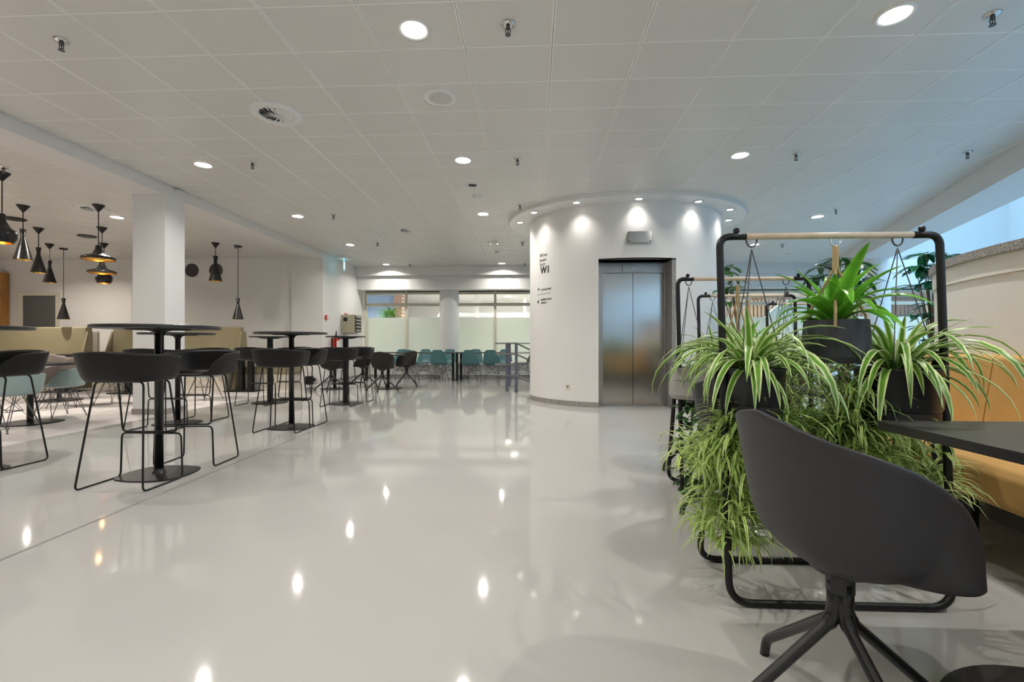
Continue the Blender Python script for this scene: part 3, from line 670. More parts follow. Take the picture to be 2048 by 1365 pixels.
BART = [(0, .0), (28, .0), (42, .02), (56, .12), (72, .165), (100, .175), (180, .195)]
def mk_stool():
    t = thing('bar_stool', '', 'stool')
    bowl(.285, .25, .235, .735, BART, r0=.80, pw=.6, ex=2.9).obj('shell', 'shellblack', t, smooth=True, solid=-.009)
    for s in (-1, 1):
        MB().tube(fillet([(s*.05, -.09, .722), (s*.17, -.09, .722), (s*.235, -.17, 0.006), (s*.235, .17, .006), (s*.225, .17, .325), (s*.0, .17, .325)], .035, 4), .0065, 8).obj('side_frame', 'black', t, smooth=True)
    MB().tube(fillet([(-.05, .10, .722), (-.19, .10, .722), (-.205, .155, .338), (.205, .155, .338), (.19, .10, .722), (.05, .10, .722)], .035, 4), .0065, 8).obj('footrest', 'black', t, smooth=True)
    MB().box((0, 0, .724), (.12, .24, .012)).obj('seat_plate', 'black', t); return t
def wire_base(t, z, w=.20, d=.19, m='wire'):
    mb = MB()
    for sx in (-1, 1):
        for sy in (-1, 1):
            f = Vector((sx*w, sy*d, .008))
            for tx, ty in ((.13, .02), (.04, .13)):
                mb.tube([f, (sx*tx, sy*ty, z)], .0045, 6)
            mb.lathe([(.012, 0), (.012, .01)], 8, (f.x, f.y, 0))
    mb.tube([(-.13, .02, z), (.11, .06, z*.5), (w, d, .01)], .003, 5)
    q = [(-.10, -.08, z*.52), (.10, -.08, z*.52), (.10, .08, z*.52), (-.10, .08, z*.52)]
    mb.tube(q, .0045, 6, closed=True)
    for sx in (-1, 1):
        for sy in (-1, 1): mb.tube([(sx*.10, sy*.08, z*.52), (-sx*.13, sy*.12, z)], .0035, 5)
    mb.obj('wire_base', m, t)
def mk_dar(inner='taupe'):
    t = thing('wire_base_armchair', '', 'chair')
    T = [(0, .02), (30, .03), (45, .12), (60, .22), (90, .235), (115, .26), (145, .37), (180, .41)]
    bowl(.335, .29, .27, .42, T, r0=.78, pw=.7, dish=.03).obj('shell', 'tealgrey', t, smooth=True, solid=-.006)
    bowl(.335, .29, .27, .42, T, r0=.78, pw=.7, dish=.03, off=.012, wmax=.985).obj('upholstery', inner, t, smooth=True, solid=-.004)
    pts = []
    wire_base(t, .42); return t
def mk_dsr(m='teal'):
    t = thing('wire_base_side_chair', '', 'chair'); P = []
    prof = [(.235, .425, .200, .02), (.20, .432, .215, .012), (.08, .425, .225, .02), (-.06, .42, .225, .03), (-.14, .435, .222, .045), (-.19, .49, .215, .06), (-.22, .57, .205, .055), (-.245, .66, .19, .045), (-.265, .74, .17, .035), (-.278, .80, .135, .022), (-.282, .825, .09, .01)]
    for y, z, wd, c_ in prof:
        row = []
        for i in range(13):
            u = -1+2*i/12; k = abs(u)**2.4
            back = z > .5
            row.append((u*wd, y+(k*c_ if z > .46 else 0), z+(k*c_ if z <= .5 else 0)))
        P.append(row)
    MB().grid(P).obj('shell', m, t, smooth=True, solid=.006, sub=1)
    wire_base(t, .42); return t
def rsq(w_, d_, bulge, n=10, r=.06):
    pts = []; cs = [(-w_/2, -d_/2), (w_/2, -d_/2), (w_/2, d_/2), (-w_/2, d_/2)]
    for i in range(4):
        a = Vector(cs[i]); b = Vector(cs[(i+1) % 4]); nn = Vector(((b-a).y, -(b-a).x)).normalized()
        for k in range(n): t = .05+.9*k/(n-1); pts.append(tuple(a+(b-a)*t+nn*bulge*4*t*(1-t)))
    return pts
def mk_bartable():
    t = thing('bar_table', '', 'table')
    MB().prism(rsq(.40, .34, .045), 0.0, .010).obj('base_plate', 'black', t)
    MB().tube([(0, 0, .008), (0, 0, 1.04), (0, 0, 1.07), (0, 0, 1.082)], [.029, .029, .045, .09], 24).obj('pole', 'blackgloss', t, smooth=True)
    MB().lathe([(.045, .008), (.035, .03), (.03, .045)], 20).obj('base_collar', 'blackgloss', t)
    MB().lathe([(.20, 1.082), (.20, 1.09)], 32).obj('support_plate', 'black', t)
    MB().lathe([(.385, 1.09), (.395, 1.094), (.395, 1.112), (.385, 1.116)], 56).obj('tabletop', 'tabletop', t); return t
def mk_bartable2():
    t = thing('bar_table', '', 'table')
    MB().lathe([(.27, 0), (.27, .008), (.05, .014)], 36).obj('base_plate', 'black', t)
    MB().lathe([(.045, .01), (.045, 1.075)], 24).obj('pole', 'black', t)
    MB().lathe([(.10, 1.06), (.20, 1.082), (.20, 1.086)], 24).obj('support_plate', 'black', t)
    MB().lathe([(.31, 1.086), (.31, 1.104)], 48).obj('tabletop', 'tabletop', t); return t
BT, BT2, BS = Kind(mk_bartable), Kind(mk_bartable2), Kind(mk_stool)
BT.put('high bar table with round dark top, nearest one left of the walkway', (-2.80, 3.30, 0))
BT.put('high bar table directly behind the nearest one, in front of the square column', (-4.36, 5.42, 0))
BT.put('high bar table in the middle beside the floor joint', (-2.82, 5.22, 0))
BT.put('high bar table cut by the left edge of the photo', (-4.33, 3.27, 0))
BT2.put('high round bar table with thick pole at the back, left of the extinguisher', (-4.35, 7.38, 0))
BT2.put('high round bar table with thick pole at the back, in front of the extinguisher', (-3.05, 7.33, 0))
G = 'black shell bar stools at the high tables'
BS.put('black bar stool seen from behind at the nearest bar table', (-2.79, 3.05, 0), 0, G)
BS.put('black bar stool facing the camera at the nearest bar table', (-2.77, 3.66, 0), pi+.06, G)
BS.put('black bar stool seen from behind in front of the column table', (-4.30, 5.03, 0), .05, G)
BS.put('black bar stool on the far side of the column table', (-4.28, 5.74, 0), pi, G)
BS.put('black bar stool seen from behind at the middle bar table', (-2.81, 5.0, 0), 0, G)
BS.put('black bar stool facing the camera at the middle bar table', (-2.80, 5.42, 0), pi-.04, G)
BS.put('black bar stool in front of the left of the two thick pole tables', (-4.42, 7.1, 0), 0, G)
BS.put('black bar stool mostly hidden behind the left thick pole table', (-4.15, 7.75, 0), pi, G)
BS.put('black bar stool in front of the thick pole table by the extinguisher', (-3.04, 7.06, 0), 0, G)
BS.put('black bar stool behind the thick pole table by the extinguisher', (-3.00, 7.66, 0), pi, G)
BS.put('black bar stool facing the camera at the left edge of the photo', (-4.32, 3.50, 0), pi, G)
# lounge armchairs
DA = Kind(mk_dar); G = 'upholstered armchairs on wire bases in the lounge'
DA.put('taupe lined armchair with pale teal shell, facing the camera at the left lounge table', (-6.36, 5.86, 0), radians(165), G)
DA.put('pale teal armchair seen from behind at the left edge under the bar stool', (-5.90, 4.86, 0), radians(5), G)
DA.put('taupe armchair with its rounded back left of the white column', (-6.75, 7.1, 0), radians(8), G)
DA.put('taupe armchair behind the nearest bar stool, facing right', (-7.2, 6.8, 0), radians(-75), G)
DA.put('taupe armchair farther left with only its back top in view', (-8.6, 7.6, 0), radians(10), G)
DA.put('taupe armchair hidden behind the stools right of the column', (-5.75, 7.75, 0), radians(170), G)
def mk_lowtable(w_=1.15, d_=.7):
    t = thing('lounge_table', '', 'table')
    MB().prism(rsq(w_*.42, w_*.36, .06), 0, .012).obj('base_plate', 'black', t); MB().lathe([(.032, .01), (.032, .72)], 20).obj('pole', 'black', t)
    MB().box((0, 0, .715), (w_*.5, .3, .01)).obj('support_plate', 'black', t)
    MB().prism([(-w_/2, -d_/2), (w_/2, -d_/2), (w_/2, d_/2), (-w_/2, d_/2)], .72, .745).obj('tabletop', 'tabletop', t); return t
LT = Kind(mk_lowtable)
LT.put('low dark table with a boat shaped base among the lounge armchairs', (-6.2, 5.36, 0))
LT.put('low dark table between the armchairs and the left sofa', (-8.15, 7.5, 0))
# sofas
def sofa(label, x0, x1, y, H, seat=True):
    t = thing('booth_sofa', label, 'sofa', ((x0+x1)/2, y, 0)); hw = (x1-x0)/2
    MB().box((0, .0, .30+H/2), (2*hw-.12, .16, H-.6+.2), rx=-.06).obj('backrest', 'olive', t, bevel=.03)
    MB().add([(-hw-.05, -.4, 0), (-hw+.03, -.4, 0), (-hw+.03, .12, 0), (-hw-.05, .12, 0), (-hw+.02, -.05, H), (-hw+.06, -.05, H), (-hw+.06, .1, H), (-hw+.02, .1, H)], [(3, 2, 1, 0), (4, 5, 6, 7), (0, 1, 5, 4), (1, 2, 6, 5), (2, 3, 7, 6), (3, 0, 4, 7)]).obj('side_panel', 'olive', t)
    MB().add([(hw+.05, -.4, 0), (hw-.03, -.4, 0), (hw-.03, .12, 0), (hw+.05, .12, 0), (hw-.02, -.05, H), (hw-.06, -.05, H), (hw-.06, .1, H), (hw-.02, .1, H)], [(0, 1, 2, 3), (7, 6, 5, 4), (4, 5, 1, 0), (5, 6, 2, 1), (6, 7, 3, 2), (7, 4, 0, 3)]).obj('side_panel', 'olive', t)
    MB().box((0, -.33, .42), (2*hw-.1, .55, .14)).obj('seat_cushion', 'olive', t, bevel=.03)
    MB().box((0, -.30, .175), (2*hw-.14, .48, .35)).obj('plinth', 'sofa_side', t)
    return t
sofa('olive high backed booth sofa in front of the dark door', -12.6, -9.85, 9.75, 1.25)
sofa('olive high backed booth sofa behind the square column', -9.35, -6.33, 9.75, 1.25)
tag(MB().box((-9.28, 9.30, .62), (.10, .05, 1.24)).obj('booth_post', 'sofa_side'), 'pale upright post at the left end of the column booth', 'post')
be = thing('low_bench', 'low olive cushioned bench with pale base under the high tables', 'bench', (-5.55, 9.55, 0))
MB().box((0, 0, .17), (.95, .5, .34)).obj('plinth', 'sofa_side', be); MB().box((0, 0, .42), (1.0, .54, .15)).obj('seat_cushion', 'olive', be, bevel=.025)
def mk_booth_table():
    t = thing('booth_table', '', 'table'); MB().b2(-.65, .65, -.35, .35, .735, .77).obj('tabletop', 'tabletop', t)
    for x in (-.08, .12): MB().b2(x-.045, x+.045, -.05, .05, .02, .735).obj('leg', 'black', t)
    MB().b2(-.3, .35, -.25, .25, 0, .02).obj('base_plate', 'black', t); return t
BK = Kind(mk_booth_table)
BK.put('dark booth table with twin square legs right of the column', (-5.95, 9.2, 0)); BK.put('dark booth table in front of the left olive sofa', (-9.6, 8.9, 0))
BK.put('dark booth table behind the column carrying the orange pot', (-7.95, 8.72, 0))
# ------------------------------------------------------------------ foliage helpers
def leafstrip(mb, base, az, el, L_, W_, droop, n=7, vfold=.25, twist=0):
    p = Vector(base); P = []; e = el
    for i in range(n+1):
        s = i/n; d = Vector((cos(az)*cos(e), sin(az)*cos(e), sin(e))); side = Vector((-sin(az), cos(az), 0))
        up = side.cross(d)*-1; tw = twist*s; side2 = side*cos(tw)+up*sin(tw); up2 = up*cos(tw)-side*sin(tw)
        w_ = W_/2*max(.04, min(1, (s*5+.35)))*(1-s**3.2)**.8 if s < 1 else .0006
        P.append([p-side2*w_+up2*w_*vfold, p, p+side2*w_+up2*w_*vfold]); p = p+d*(L_/n); e -= droop/n
        e = max(e, -1.5)
    mb.grid(P, uv=True)
def leafmesh(el, L_, W_, droop, m, n=9, vfold=.3, twist=0):
    b = MB(); leafstrip(b, (0, 0, 0), 0, el, L_, W_, droop, n, vfold, twist); return b.mesh('leaf', m, True)
def add_leaves(root, meshes, count, z, spread=.03, rng=None, az=None, name='leaf', c=(0, 0)):
    rng = rng or random
    for i in range(count):
        o = bpy.data.objects.new(name, meshes[i % len(meshes)]); COL.objects.link(o); o.parent = root
        a = (az(i) if az else 2*pi*i*.618+rng.uniform(-.2, .2)); o.location = (c[0]+cos(a)*spread*rng.random(), c[1]+sin(a)*spread*rng.random(), z+rng.uniform(-.01, .02))
        o.rotation_euler = (0, rng.uniform(-.12, .12), a); k = rng.uniform(.75, 1.12); o.scale = (k, k, k)
def tufts(mb, pts, nl, Lr, Wr, rng, bias=None):
    for p in pts:
        for k in range(nl):
            a = rng.uniform(0, 2*pi); leafstrip(mb, Vector(p)+Vector((rng.uniform(-.01, .01), rng.uniform(-.01, .01), 0)), a, rng.uniform(.1, 1.1), rng.uniform(*Lr), rng.uniform(*Wr), rng.uniform(1.2, 2.6), 4, .3)
spider_meshes = [leafmesh(el, L_, W_*1.45, dr, 'spider', twist=tw) for el, L_, W_, dr, tw in
    ((1.15, .42, .021, 2.3, .3), (.9, .45, .020, 2.4, -.3), (.7, .38, .022, 2.2, .2), (1.3, .36, .019, 1.7, .5), (.5, .40, .019, 2.0, 0), (1.0, .50, .022, 2.8, .4), (.35, .34, .018, 1.8, -.4), (1.4, .30, .018, 1.0, .2), (.8, .30, .017, 1.5, .1), (1.2, .47, .023, 2.6, -.2))]
fern_meshes = [leafmesh(el, L_, W_, dr, 'fern', n=10, vfold=.35, twist=tw) for el, L_, W_, dr, tw in
    ((1.3, .32, .050, 1.0, .2), (1.1, .33, .050, 1.4, -.3), (.9, .31, .046, 1.8, .3), (1.25, .28, .052, 1.0, 0), (.8, .30, .042, 1.9, .4), (1.35, .31, .050, .8, -.2), (1.0, .32, .042, 2.1, .1))]
def hangers(root, bar_z, z_pot, R, m='wire', r=.0022, rope=False):
    zt = bar_z-.05
    MB().tube([(.020*cos(a), 0, bar_z-.015+.026*sin(a)) for a in [k*pi/8 for k in range(16)]], .0035, 6, closed=True).obj('hook', 'chrome' if rope else 'wire', root, smooth=True)
    if rope: MB().tube([(0, 0, zt+.01), (0, 0, zt-.08)], .011, 8).obj('rope_knot', 'rope', root)
    for k in range(3):
        a = 2*pi*k/3+(atan2(-root.location.y, -root.location.x) if rope else pi/2+.3); top = zt-.07 if rope else zt
        pts = [(0, 0, top), (cos(a)*R, sin(a)*R, z_pot+.02)]
        if rope: pts += [(cos(a)*(R+.006), sin(a)*(R+.006), z_pot-.03)]
        MB().tube(pts, .0055 if rope else r, 6).obj('rope' if rope else 'wire', 'rope' if rope else 'wire', root)
def planter(label, x, y, barz, rim, R, H, kind, pot='potblack', seed=1, nleaf=70, trail=None, scale=1, rope=False, tray=False, hang=True):
    rng = random.Random(seed); t = thing('hanging_planter', label, 'plant', (x, y, rim-H)); z = H
    if tray:
        MB().lathe([(R*.90, .06), (R*.97, .075), (R, H-.012), (R*1.015, H-.01), (R*1.015, H), (R*.96, H), (R*.94, H-.03)], 48, closed=False).obj('pot', pot, t, smooth=True)
        MB().lathe([(R*.5, 0), (R*.88, 0), (R*.92, .008), (R*.93, .062), (R*.80, .064)], 48).obj('drip_tray', pot, t)
    else:
        MB().lathe([(R*.3, 0), (R*.90, .0), (R*.98, .025), (R*.90, H), (R*.86, H), (R*.86, H-.03)], 48, closed=False).obj('pot', pot, t, smooth=False)
    MB().lathe([(R*.3, H-.035), (R*.88, H-.03)], 24, closed=True).obj('soil', 'soil', t)
    if hang: hangers(t, barz-(rim-H), H, R*.93, rope=rope)
    if kind == 'spider': add_leaves(t, spider_meshes, nleaf, H-.03, .05, rng)
    elif kind == 'fern': add_leaves(t, fern_meshes, nleaf, H-.03, .03, rng, name='leaf')
    if trail:
        m = MB(); m2 = MB(); st = MB()
        for (dx, dy, dz0, dz1, cnt, sp, mix) in trail:
            for k in range(int(cnt*1.5)):
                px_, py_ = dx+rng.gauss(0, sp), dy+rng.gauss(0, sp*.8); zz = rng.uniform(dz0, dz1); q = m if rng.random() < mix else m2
                tufts(q, [(px_, py_, zz)], 10, (.09, .21), (.007, .013), rng)
                if k % 4 == 0: st.tube([(dx+rng.gauss(0, sp*.3), dy, max(dz0, dz1)), (px_, py_, zz)], .0018, 4)
        m.obj('trailing_foliage', 'baby', t, smooth=True)['kind'] = 'stuff'
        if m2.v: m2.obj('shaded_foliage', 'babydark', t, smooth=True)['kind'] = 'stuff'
        st.obj('runners', 'dry', t)['kind'] = 'stuff'
    return t
# orange pot on booth table
op = thing('potted_plant', 'small bushy green plant in an orange pot left of the column', 'plant', (-7.7, 8.72, .77))
MB().lathe([(.09, 0), (.13, .16), (.12, .16), (.11, .12)], 24).obj('pot', 'terracotta', op, smooth=False)
m = MB(); rr = random.Random(3)
for k in range(110): leafstrip(m, (rr.gauss(0, .05), rr.gauss(0, .05), .14+rr.random()*.1), rr.uniform(0, 6.3), rr.uniform(.2, 1.3), .09, .05, 1.2, 4)
m.obj('foliage', 'fern', op)['kind'] = 'stuff'
# extinguisher, call point, sign, machine, black box
ex = thing('fire_extinguisher', 'red fire extinguisher mounted on the white side wall', 'extinguisher', (XL+.11, 11.75, .33))
ex.location = (XL+.11, 11.35, .72)
MB().lathe([(.075, 0), (.085, .015), (.085, .40), (.06, .45), (.025, .47)], 28).obj('cylinder', 'red', ex, smooth=False)
MB().lathe([(.02, .47), (.02, .52)], 12).obj('valve', 'black', ex); MB().tube([(0, 0, .51), (.03, -.05, .58)], .012, 8).obj('handle', 'black', ex)
MB().tube(fillet([(0, 0, .50), (.02, -.10, .48), (.02, -.095, .1)], .04), .01, 8).obj('hose', 'black', ex)
MB().grid([[(.086*cos(a), .086*sin(a), z) for a in [-1.0+.2*k for k in range(7)]] for z in (.12, .34)]).obj('instruction_label', 'white', ex)
MB().b2(-.11, -.08, -.04, .04, .1, .4).obj('bracket', 'black', ex)
cpn = thing('fire_call_point', 'small red fire call point on the white side wall', 'alarm', (XL+.02, 11.0, wz(644, 635, 11.0)))
MB().box((0, 0, 0), (.05, .10, .10)).obj('case', 'red', cpn, bevel=.006); MB().box((.027, 0, 0), (.004, .06, .06)).obj('glass', 'white', cpn)
fs = thing('fire_sign', 'narrow red and white fire equipment sign on the side wall', 'sign', (XL+.005, 12.2, wz(681, 635, 12.2)))
MB().box((0.01, 0, 0), (.02, .16, .22)).obj('panel', 'red', fs); MB().box((.0215, 0, -.03), (.003, .08, .08)).box((.0215, 0, .06), (.003, .05, .05)).obj('symbol', 'white', fs)
mc = thing('wall_cabinet', 'khaki metal cabinet with black slotted side mounted high beside the windows', 'cabinet')
a = at(685, 665, 11.9); b = at(703, 629, 11.9); c0, c1 = a.z, b.z
mc.location = (XL, 12.1, 0)
MB().b2(.0, b.x-XL, -.18, .28, c0, c1).obj('body', 'khaki', mc)
MB().b2(.16-.12+.02, .16, -.19, -.178, c1-.17, c1-.07).obj('control_window', 'black', mc)
s_ = MB().b2(b.x-XL, b.x-XL+.01, -.16, .26, c0+.02, c1-.02).obj('side_panel', 'black', mc)
for k in range(5): MB().b2(b.x-XL+.01, b.x-XL+.022, -.12, .2, c0+.05+k*.09, c0+.075+k*.09).obj('slot_bar', 'sofa_side', s_)
MB().b2(0, b.x-XL+.05, -.05, .25, c0-.06, c0-.01).obj('shelf', 'white', mc)
bb = thing('floor_box', 'small black box on the floor by the wall pier', 'box', (-5.35, 10.72, 0)); MB().box((0, 0, .1), (.16, .12, .2)).obj('case', 'black', bb, bevel=.01); MB().box((.11, -.01, .12), (.08, .08, .08)).obj('plug', 'black', bb, bevel=.01)
# ------------------------------------------------------------------ low round tables with tub chairs
def mk_cafe():
    t = thing('cafe_table', '', 'table'); MB().lathe([(.30, 0), (.30, .01), (.04, .02)], 36).obj('base_plate', 'black', t); MB().lathe([(.035, .01), (.035, .72)], 20).obj('pole', 'black', t)
    MB().lathe([(.36, .72), (.36, .745)], 44).obj('tabletop', 'tabletop', t); return t
CT = Kind(mk_cafe); TB = Kind(lambda: mk_tub('shellbrown', None, 40)); G = 'dark tub chairs at the low round tables'
CT.put('low round table half hidden behind the bar stools', (-4.30, 9.75, 0)); CT.put('low round table left of the teal chairs', (-3.15, 9.85, 0))
TB.put('dark tub chair seen from behind under the rear bar stools', (-4.18, 9.3, 0), radians(10), G)
TB.put('dark tub chair on the right side behind the rear bar stools', (-3.85, 10.2, 0), radians(120), G)
TB.put('dark tub chair seen from behind left of the teal chairs', (-3.10, 9.30, 0), radians(2), G)
TB.put('dark tub chair partly behind the other, beside the first teal chair', (-2.88, 10.35, 0), radians(150), G)
# long tables and teal chairs
def mk_long():
    t = thing('long_table', '', 'table'); MB().b2(-1.2, 1.2, -.38, .38, .725, .75).obj('tabletop', 'tabletop', t)
    for sx in (-1, 1):
        for sy in (-1, 1): MB().b2(sx*1.16-.03, sx*1.16+.03, sy*.34-.03, sy*.34+.03, 0, .725).obj('leg', 'black', t)
    return t
LG = Kind(mk_long)
xa = at(911, 700, 12.2).x; LG.put('long black table on the left of the pair by the windows', (xa-1.2, 12.32, 0)); LG.put('long black table on the right of the pair, behind the railing', (xa+.14+1.2-.12, 12.36, 0))
TC = Kind(mk_dsr); G = 'teal chairs around the long tables'
for px, nm in ((818, 'first from the left'), (879, 'second from the left'), (940, 'third from the left'), (984, 'fourth, beside the railing')):
    p = at(px, 700, 11.85); TC.put('teal wire base chair before the long tables, %s' % nm, (p.x, 11.82, 0), random.uniform(-.08, .08), G)
for px, nm in ((797, 'leftmost'), (845, 'second from the left'), (894, 'third from the left'), (949, 'behind the third near one'), (1008, 'behind the railing')):
    p = at(px, 700, 12.85); TC.put('teal wire base chair behind the long tables, %s' % nm, (p.x, 12.83, 0), pi+random.uniform(-.1, .1), G)
p = at(1046, 700, 12.3); TC.put('teal wire base chair turned sideways at the right table end', (p.x, 12.25, 0), radians(100), G)
# railing by the tower
rl = thing('handrail', 'grey steel stair railing with four rails left of the tower', 'railing')
q1 = at(1014, 775, 9.4); q2 = at(1032.5, 778, 9.2); z = lambda py, t: ZC+(HY-py)/F*t
for nm, q in (('post', q1), ('post', q2)): MB().b2(q.x-.03, q.x+.03, q.y-.03, q.y+.03, 0, ZC+(HY-686)/F*9.3).obj(nm, 'slate', rl)
for zz in (.99, .77, .55, .33):
    MB().tube([(q1.x-.25, q1.y+.1, zz), (q1.x, q1.y-.03, zz), (q2.x, q2.y-.03, zz), (q2.x+.5, q2.y+.3, zz-.24)], .017, 10).obj('rail', 'railing', rl)
    MB().tube([(q1.x, q1.y+1.0, zz), (q2.x+.6, q1.y+1.0, zz)], .015, 8).obj('rail', 'railing', rl)
MB().b2(q1.x-.03, q1.x+.03, q1.y+.97, q1.y+1.03, 0, 1.0).obj('post', 'slate', rl)
# ================================================================== RIGHT AREA
# curved granite capped wall
CW = Vector((4.79, 2.55))
def arc(R, a0, a1, n): return [(CW.x+R*cos(a0+(a1-a0)*k/n), CW.y+R*sin(a0+(a1-a0)*k/n)) for k in range(n+1)]
def ringprism(mb, R0, R1, z0, z1, a0=radians(60), a1=radians(300), n=72): 
    A = arc(R0, a0, a1, n); B = arc(R1, a0, a1, n)
    mb.grid([[(*p, z0) for p in A], [(*p, z1) for p in A], [(*p, z1) for p in B], [(*p, z0) for p in B], [(*p, z0) for p in A]]); return mb
cw = struct(ringprism(MB(), 2.0, 1.80, 0, 1.52).obj('wall_curved', 'paint', smooth=False), 'curved white low wall behind the ochre bench')
ringprism(MB(), 2.012, 1.79, 1.40, 1.52).obj('wall_band', 'paint', cw); ringprism(MB(), 2.035, 1.77, 1.52, 1.575).obj('granite_cap', 'granite', cw)
ringprism(MB(), 2.004, 2.0005, .0, .5).obj('wall_base', 'doorgrey', cw)
# ochre bench built in segments
fp = [(1.90, -3.2), (1.92, -1.0), (1.93, .9), (1.97, 1.9), (2.06, 2.75), (2.28, 3.55)]
bn = thing('ochre_bench', 'long ochre upholstered bench following the curved wall', 'bench')
def inset(pts, d):
    out = []
    for i, p in enumerate(pts):
        a = Vector(pts[max(0, i-1)]); b = Vector(pts[min(len(pts)-1, i+1)]); t_ = (b-a).normalized(); out.append((p[0]+t_.y*d, p[1]-t_.x*d))
    return out
def sweep(mb, sec, smooth=True):   # sec: list of (offset from front, z)
    P = []
    for o_, z_ in sec: P.append([(*q, z_) for q in inset(fp, o_)])
    P.append(P[0]); mb.grid(P)
    n = len(fp)
    for idx in (0, n-1):
        vs = [P[k][idx] for k in range(len(sec))]; mb.add(vs, [tuple(range(len(sec))) if idx == 0 else tuple(range(len(sec)))[::-1]])
    return mb
sweep(MB(), [(.03, .27), (.0, .30), (0, .41), (.025, .447), (.07, .46), (.55, .45), (.55, .27)]).obj('seat', 'ochre', bn, smooth=False, bevel=.012)
segs = [(0, 2, 'backrest'), (2, 4, 'backrest'), (4, 5, 'backrest')]
full_fp = fp
fine = []
for i in range(len(fp)-1):
    for k in range(4): t_ = k/4; fine.append((fp[i][0]*(1-t_)+fp[i+1][0]*t_, fp[i][1]*(1-t_)+fp[i+1][1]*t_))
fine.append(fp[-1])
cuts = [0, 5, 9, 13.0, 17, 20]
def sub(y0, y1):
    pts = [p for p in fine if y0 < p[1] < y1]
    def xi(y):
        for a, b in zip(fine, fine[1:]):
            if a[1] <= y <= b[1]: t_ = (y-a[1])/(b[1]-a[1]); return (a[0]+(b[0]-a[0])*t_, y)
    return [xi(y0)]+pts+[xi(y1)]
for y0, y1 in ((-3.2, -1.8), (-1.8, -.4), (-.4, 1.0), (1.0, 2.86), (2.865, 3.55)):
    fp = sub(y0+.002, y1-.002)
    sweep(MB(), [(.50, .44), (.56, .90), (.585, .915), (.66, .915), (.68, .9), (.68, .44)]).obj('backrest', 'ochre', bn, smooth=False, bevel=.012)
fp = full_fp
for x, y in ((2.10, 2.27), (2.02, .4), (2.0, -1.6), (2.33, 3.3)): MB().b2(x-.018, x+.018, y-.018, y+.018, 0, .27).obj('leg', 'black', bn)
sweep(MB(), [(.5, .0), (.5, .25), (.54, .25), (.54, 0)]).obj('back_support', 'doorgrey', bn)
# front black table with disc foot
ft = thing('bench_table', 'black square table at the right edge, nearest the camera', 'table', (1.62, .88, 0))
MB().b2(-.55, .55, -.58, .58, .715, .742).obj('tabletop', 'tabletop', ft, bevel=.002)
MB().lathe([(.37, .0), (.37, .008), (.06, .018)], 64, (-.22, .19, 0)).obj('base_plate', 'black', ft)
MB().lathe([(.035, .01), (.035, .715)], 24, (-.22, .19, 0)).obj('pole', 'black', ft)
def small_table(x, y, label, w_=.7, d_=.6):
    t = thing('bench_table', label, 'table', (x, y, 0)); MB().b2(-w_/2, w_/2, -d_/2, d_/2, .715, .742).obj('tabletop', 'tabletop', t)
    for sx in (-1, 1):
        for sy in (-1, 1): MB().b2(sx*(w_/2-.03)-.014, sx*(w_/2-.03)+.014, sy*(d_/2-.03)-.014, sy*(d_/2-.03)+.014, 0, .715).obj('leg', 'black', t)
    return t
small_table(1.66, 2.42, 'small black table behind the front plant rack', .5, .5)
small_table(2.75, 5.2, 'black table between the rear plant racks', .9, .8)
small_table(3.9, 7.6, 'black table farther back right of the lift tower', 1.2, .8)
# foreground chair
fc = mk_tub('shell', 'navy', 72); fc['label'] = 'large charcoal tub swivel chair in the right foreground'; fc.location = (.755, 1.15, 0); fc.rotation_euler = (0, 0, radians(-86))
KID.clear()
fc2 = dup(fc, 'charcoal tub swivel chair hidden behind the front rack plants', (1.12, 2.47, 0), radians(-35)); fc3 = dup(fc, 'charcoal tub swivel chair behind the second plant rack', (1.33, 3.62, 0), radians(-80))
# plant racks
def rack(label, x0, x1, y, H=1.40, rz=0):
    W_ = x1-x0; t = thing('plant_rack', label, 'rack', ((x0+x1)/2, y, 0), rz); h = W_/2; r = .0135
    MB().tube(fillet([(-h+.10, 0, H), (-h, 0, H), (-h-.0, -.09, .014), (h-.03, -.09, .014), (h, 0, H), (h-.10, 0, H)], .085, 8), r, 12).obj('front_frame', 'black', t, smooth=True)
    MB().tube(fillet([(-h+.002, .0, .95), (-h+.015, .26, .014), (h-.015, .26, .014), (h-.002, .0, .95)], .085, 8), r, 12).obj('back_frame', 'black', t, smooth=True)
    MB().tube([(-h+.085, 0, H), (h-.085, 0, H)], .0125, 16).obj('wooden_bar', 'wood', t, smooth=True)
    for s in (-1, 1): MB().lathe([(.008, 0), (.012, .008), (.011, .018), (.004, .022)], 12, (s*(h-.065), 0, H+.012)).obj('knob', 'black', t)
    return t
rack('black tubular plant rack with wooden bar, nearest the camera', .735, 1.565, 1.82)
rack('black tubular plant rack, second from the camera', .945, 1.775, 3.0)
rack('black tubular plant rack, third from the camera', 1.46, 2.29, 4.07)
rack('black tubular plant rack, fourth and farthest back', 2.475, 3.305, 4.92)
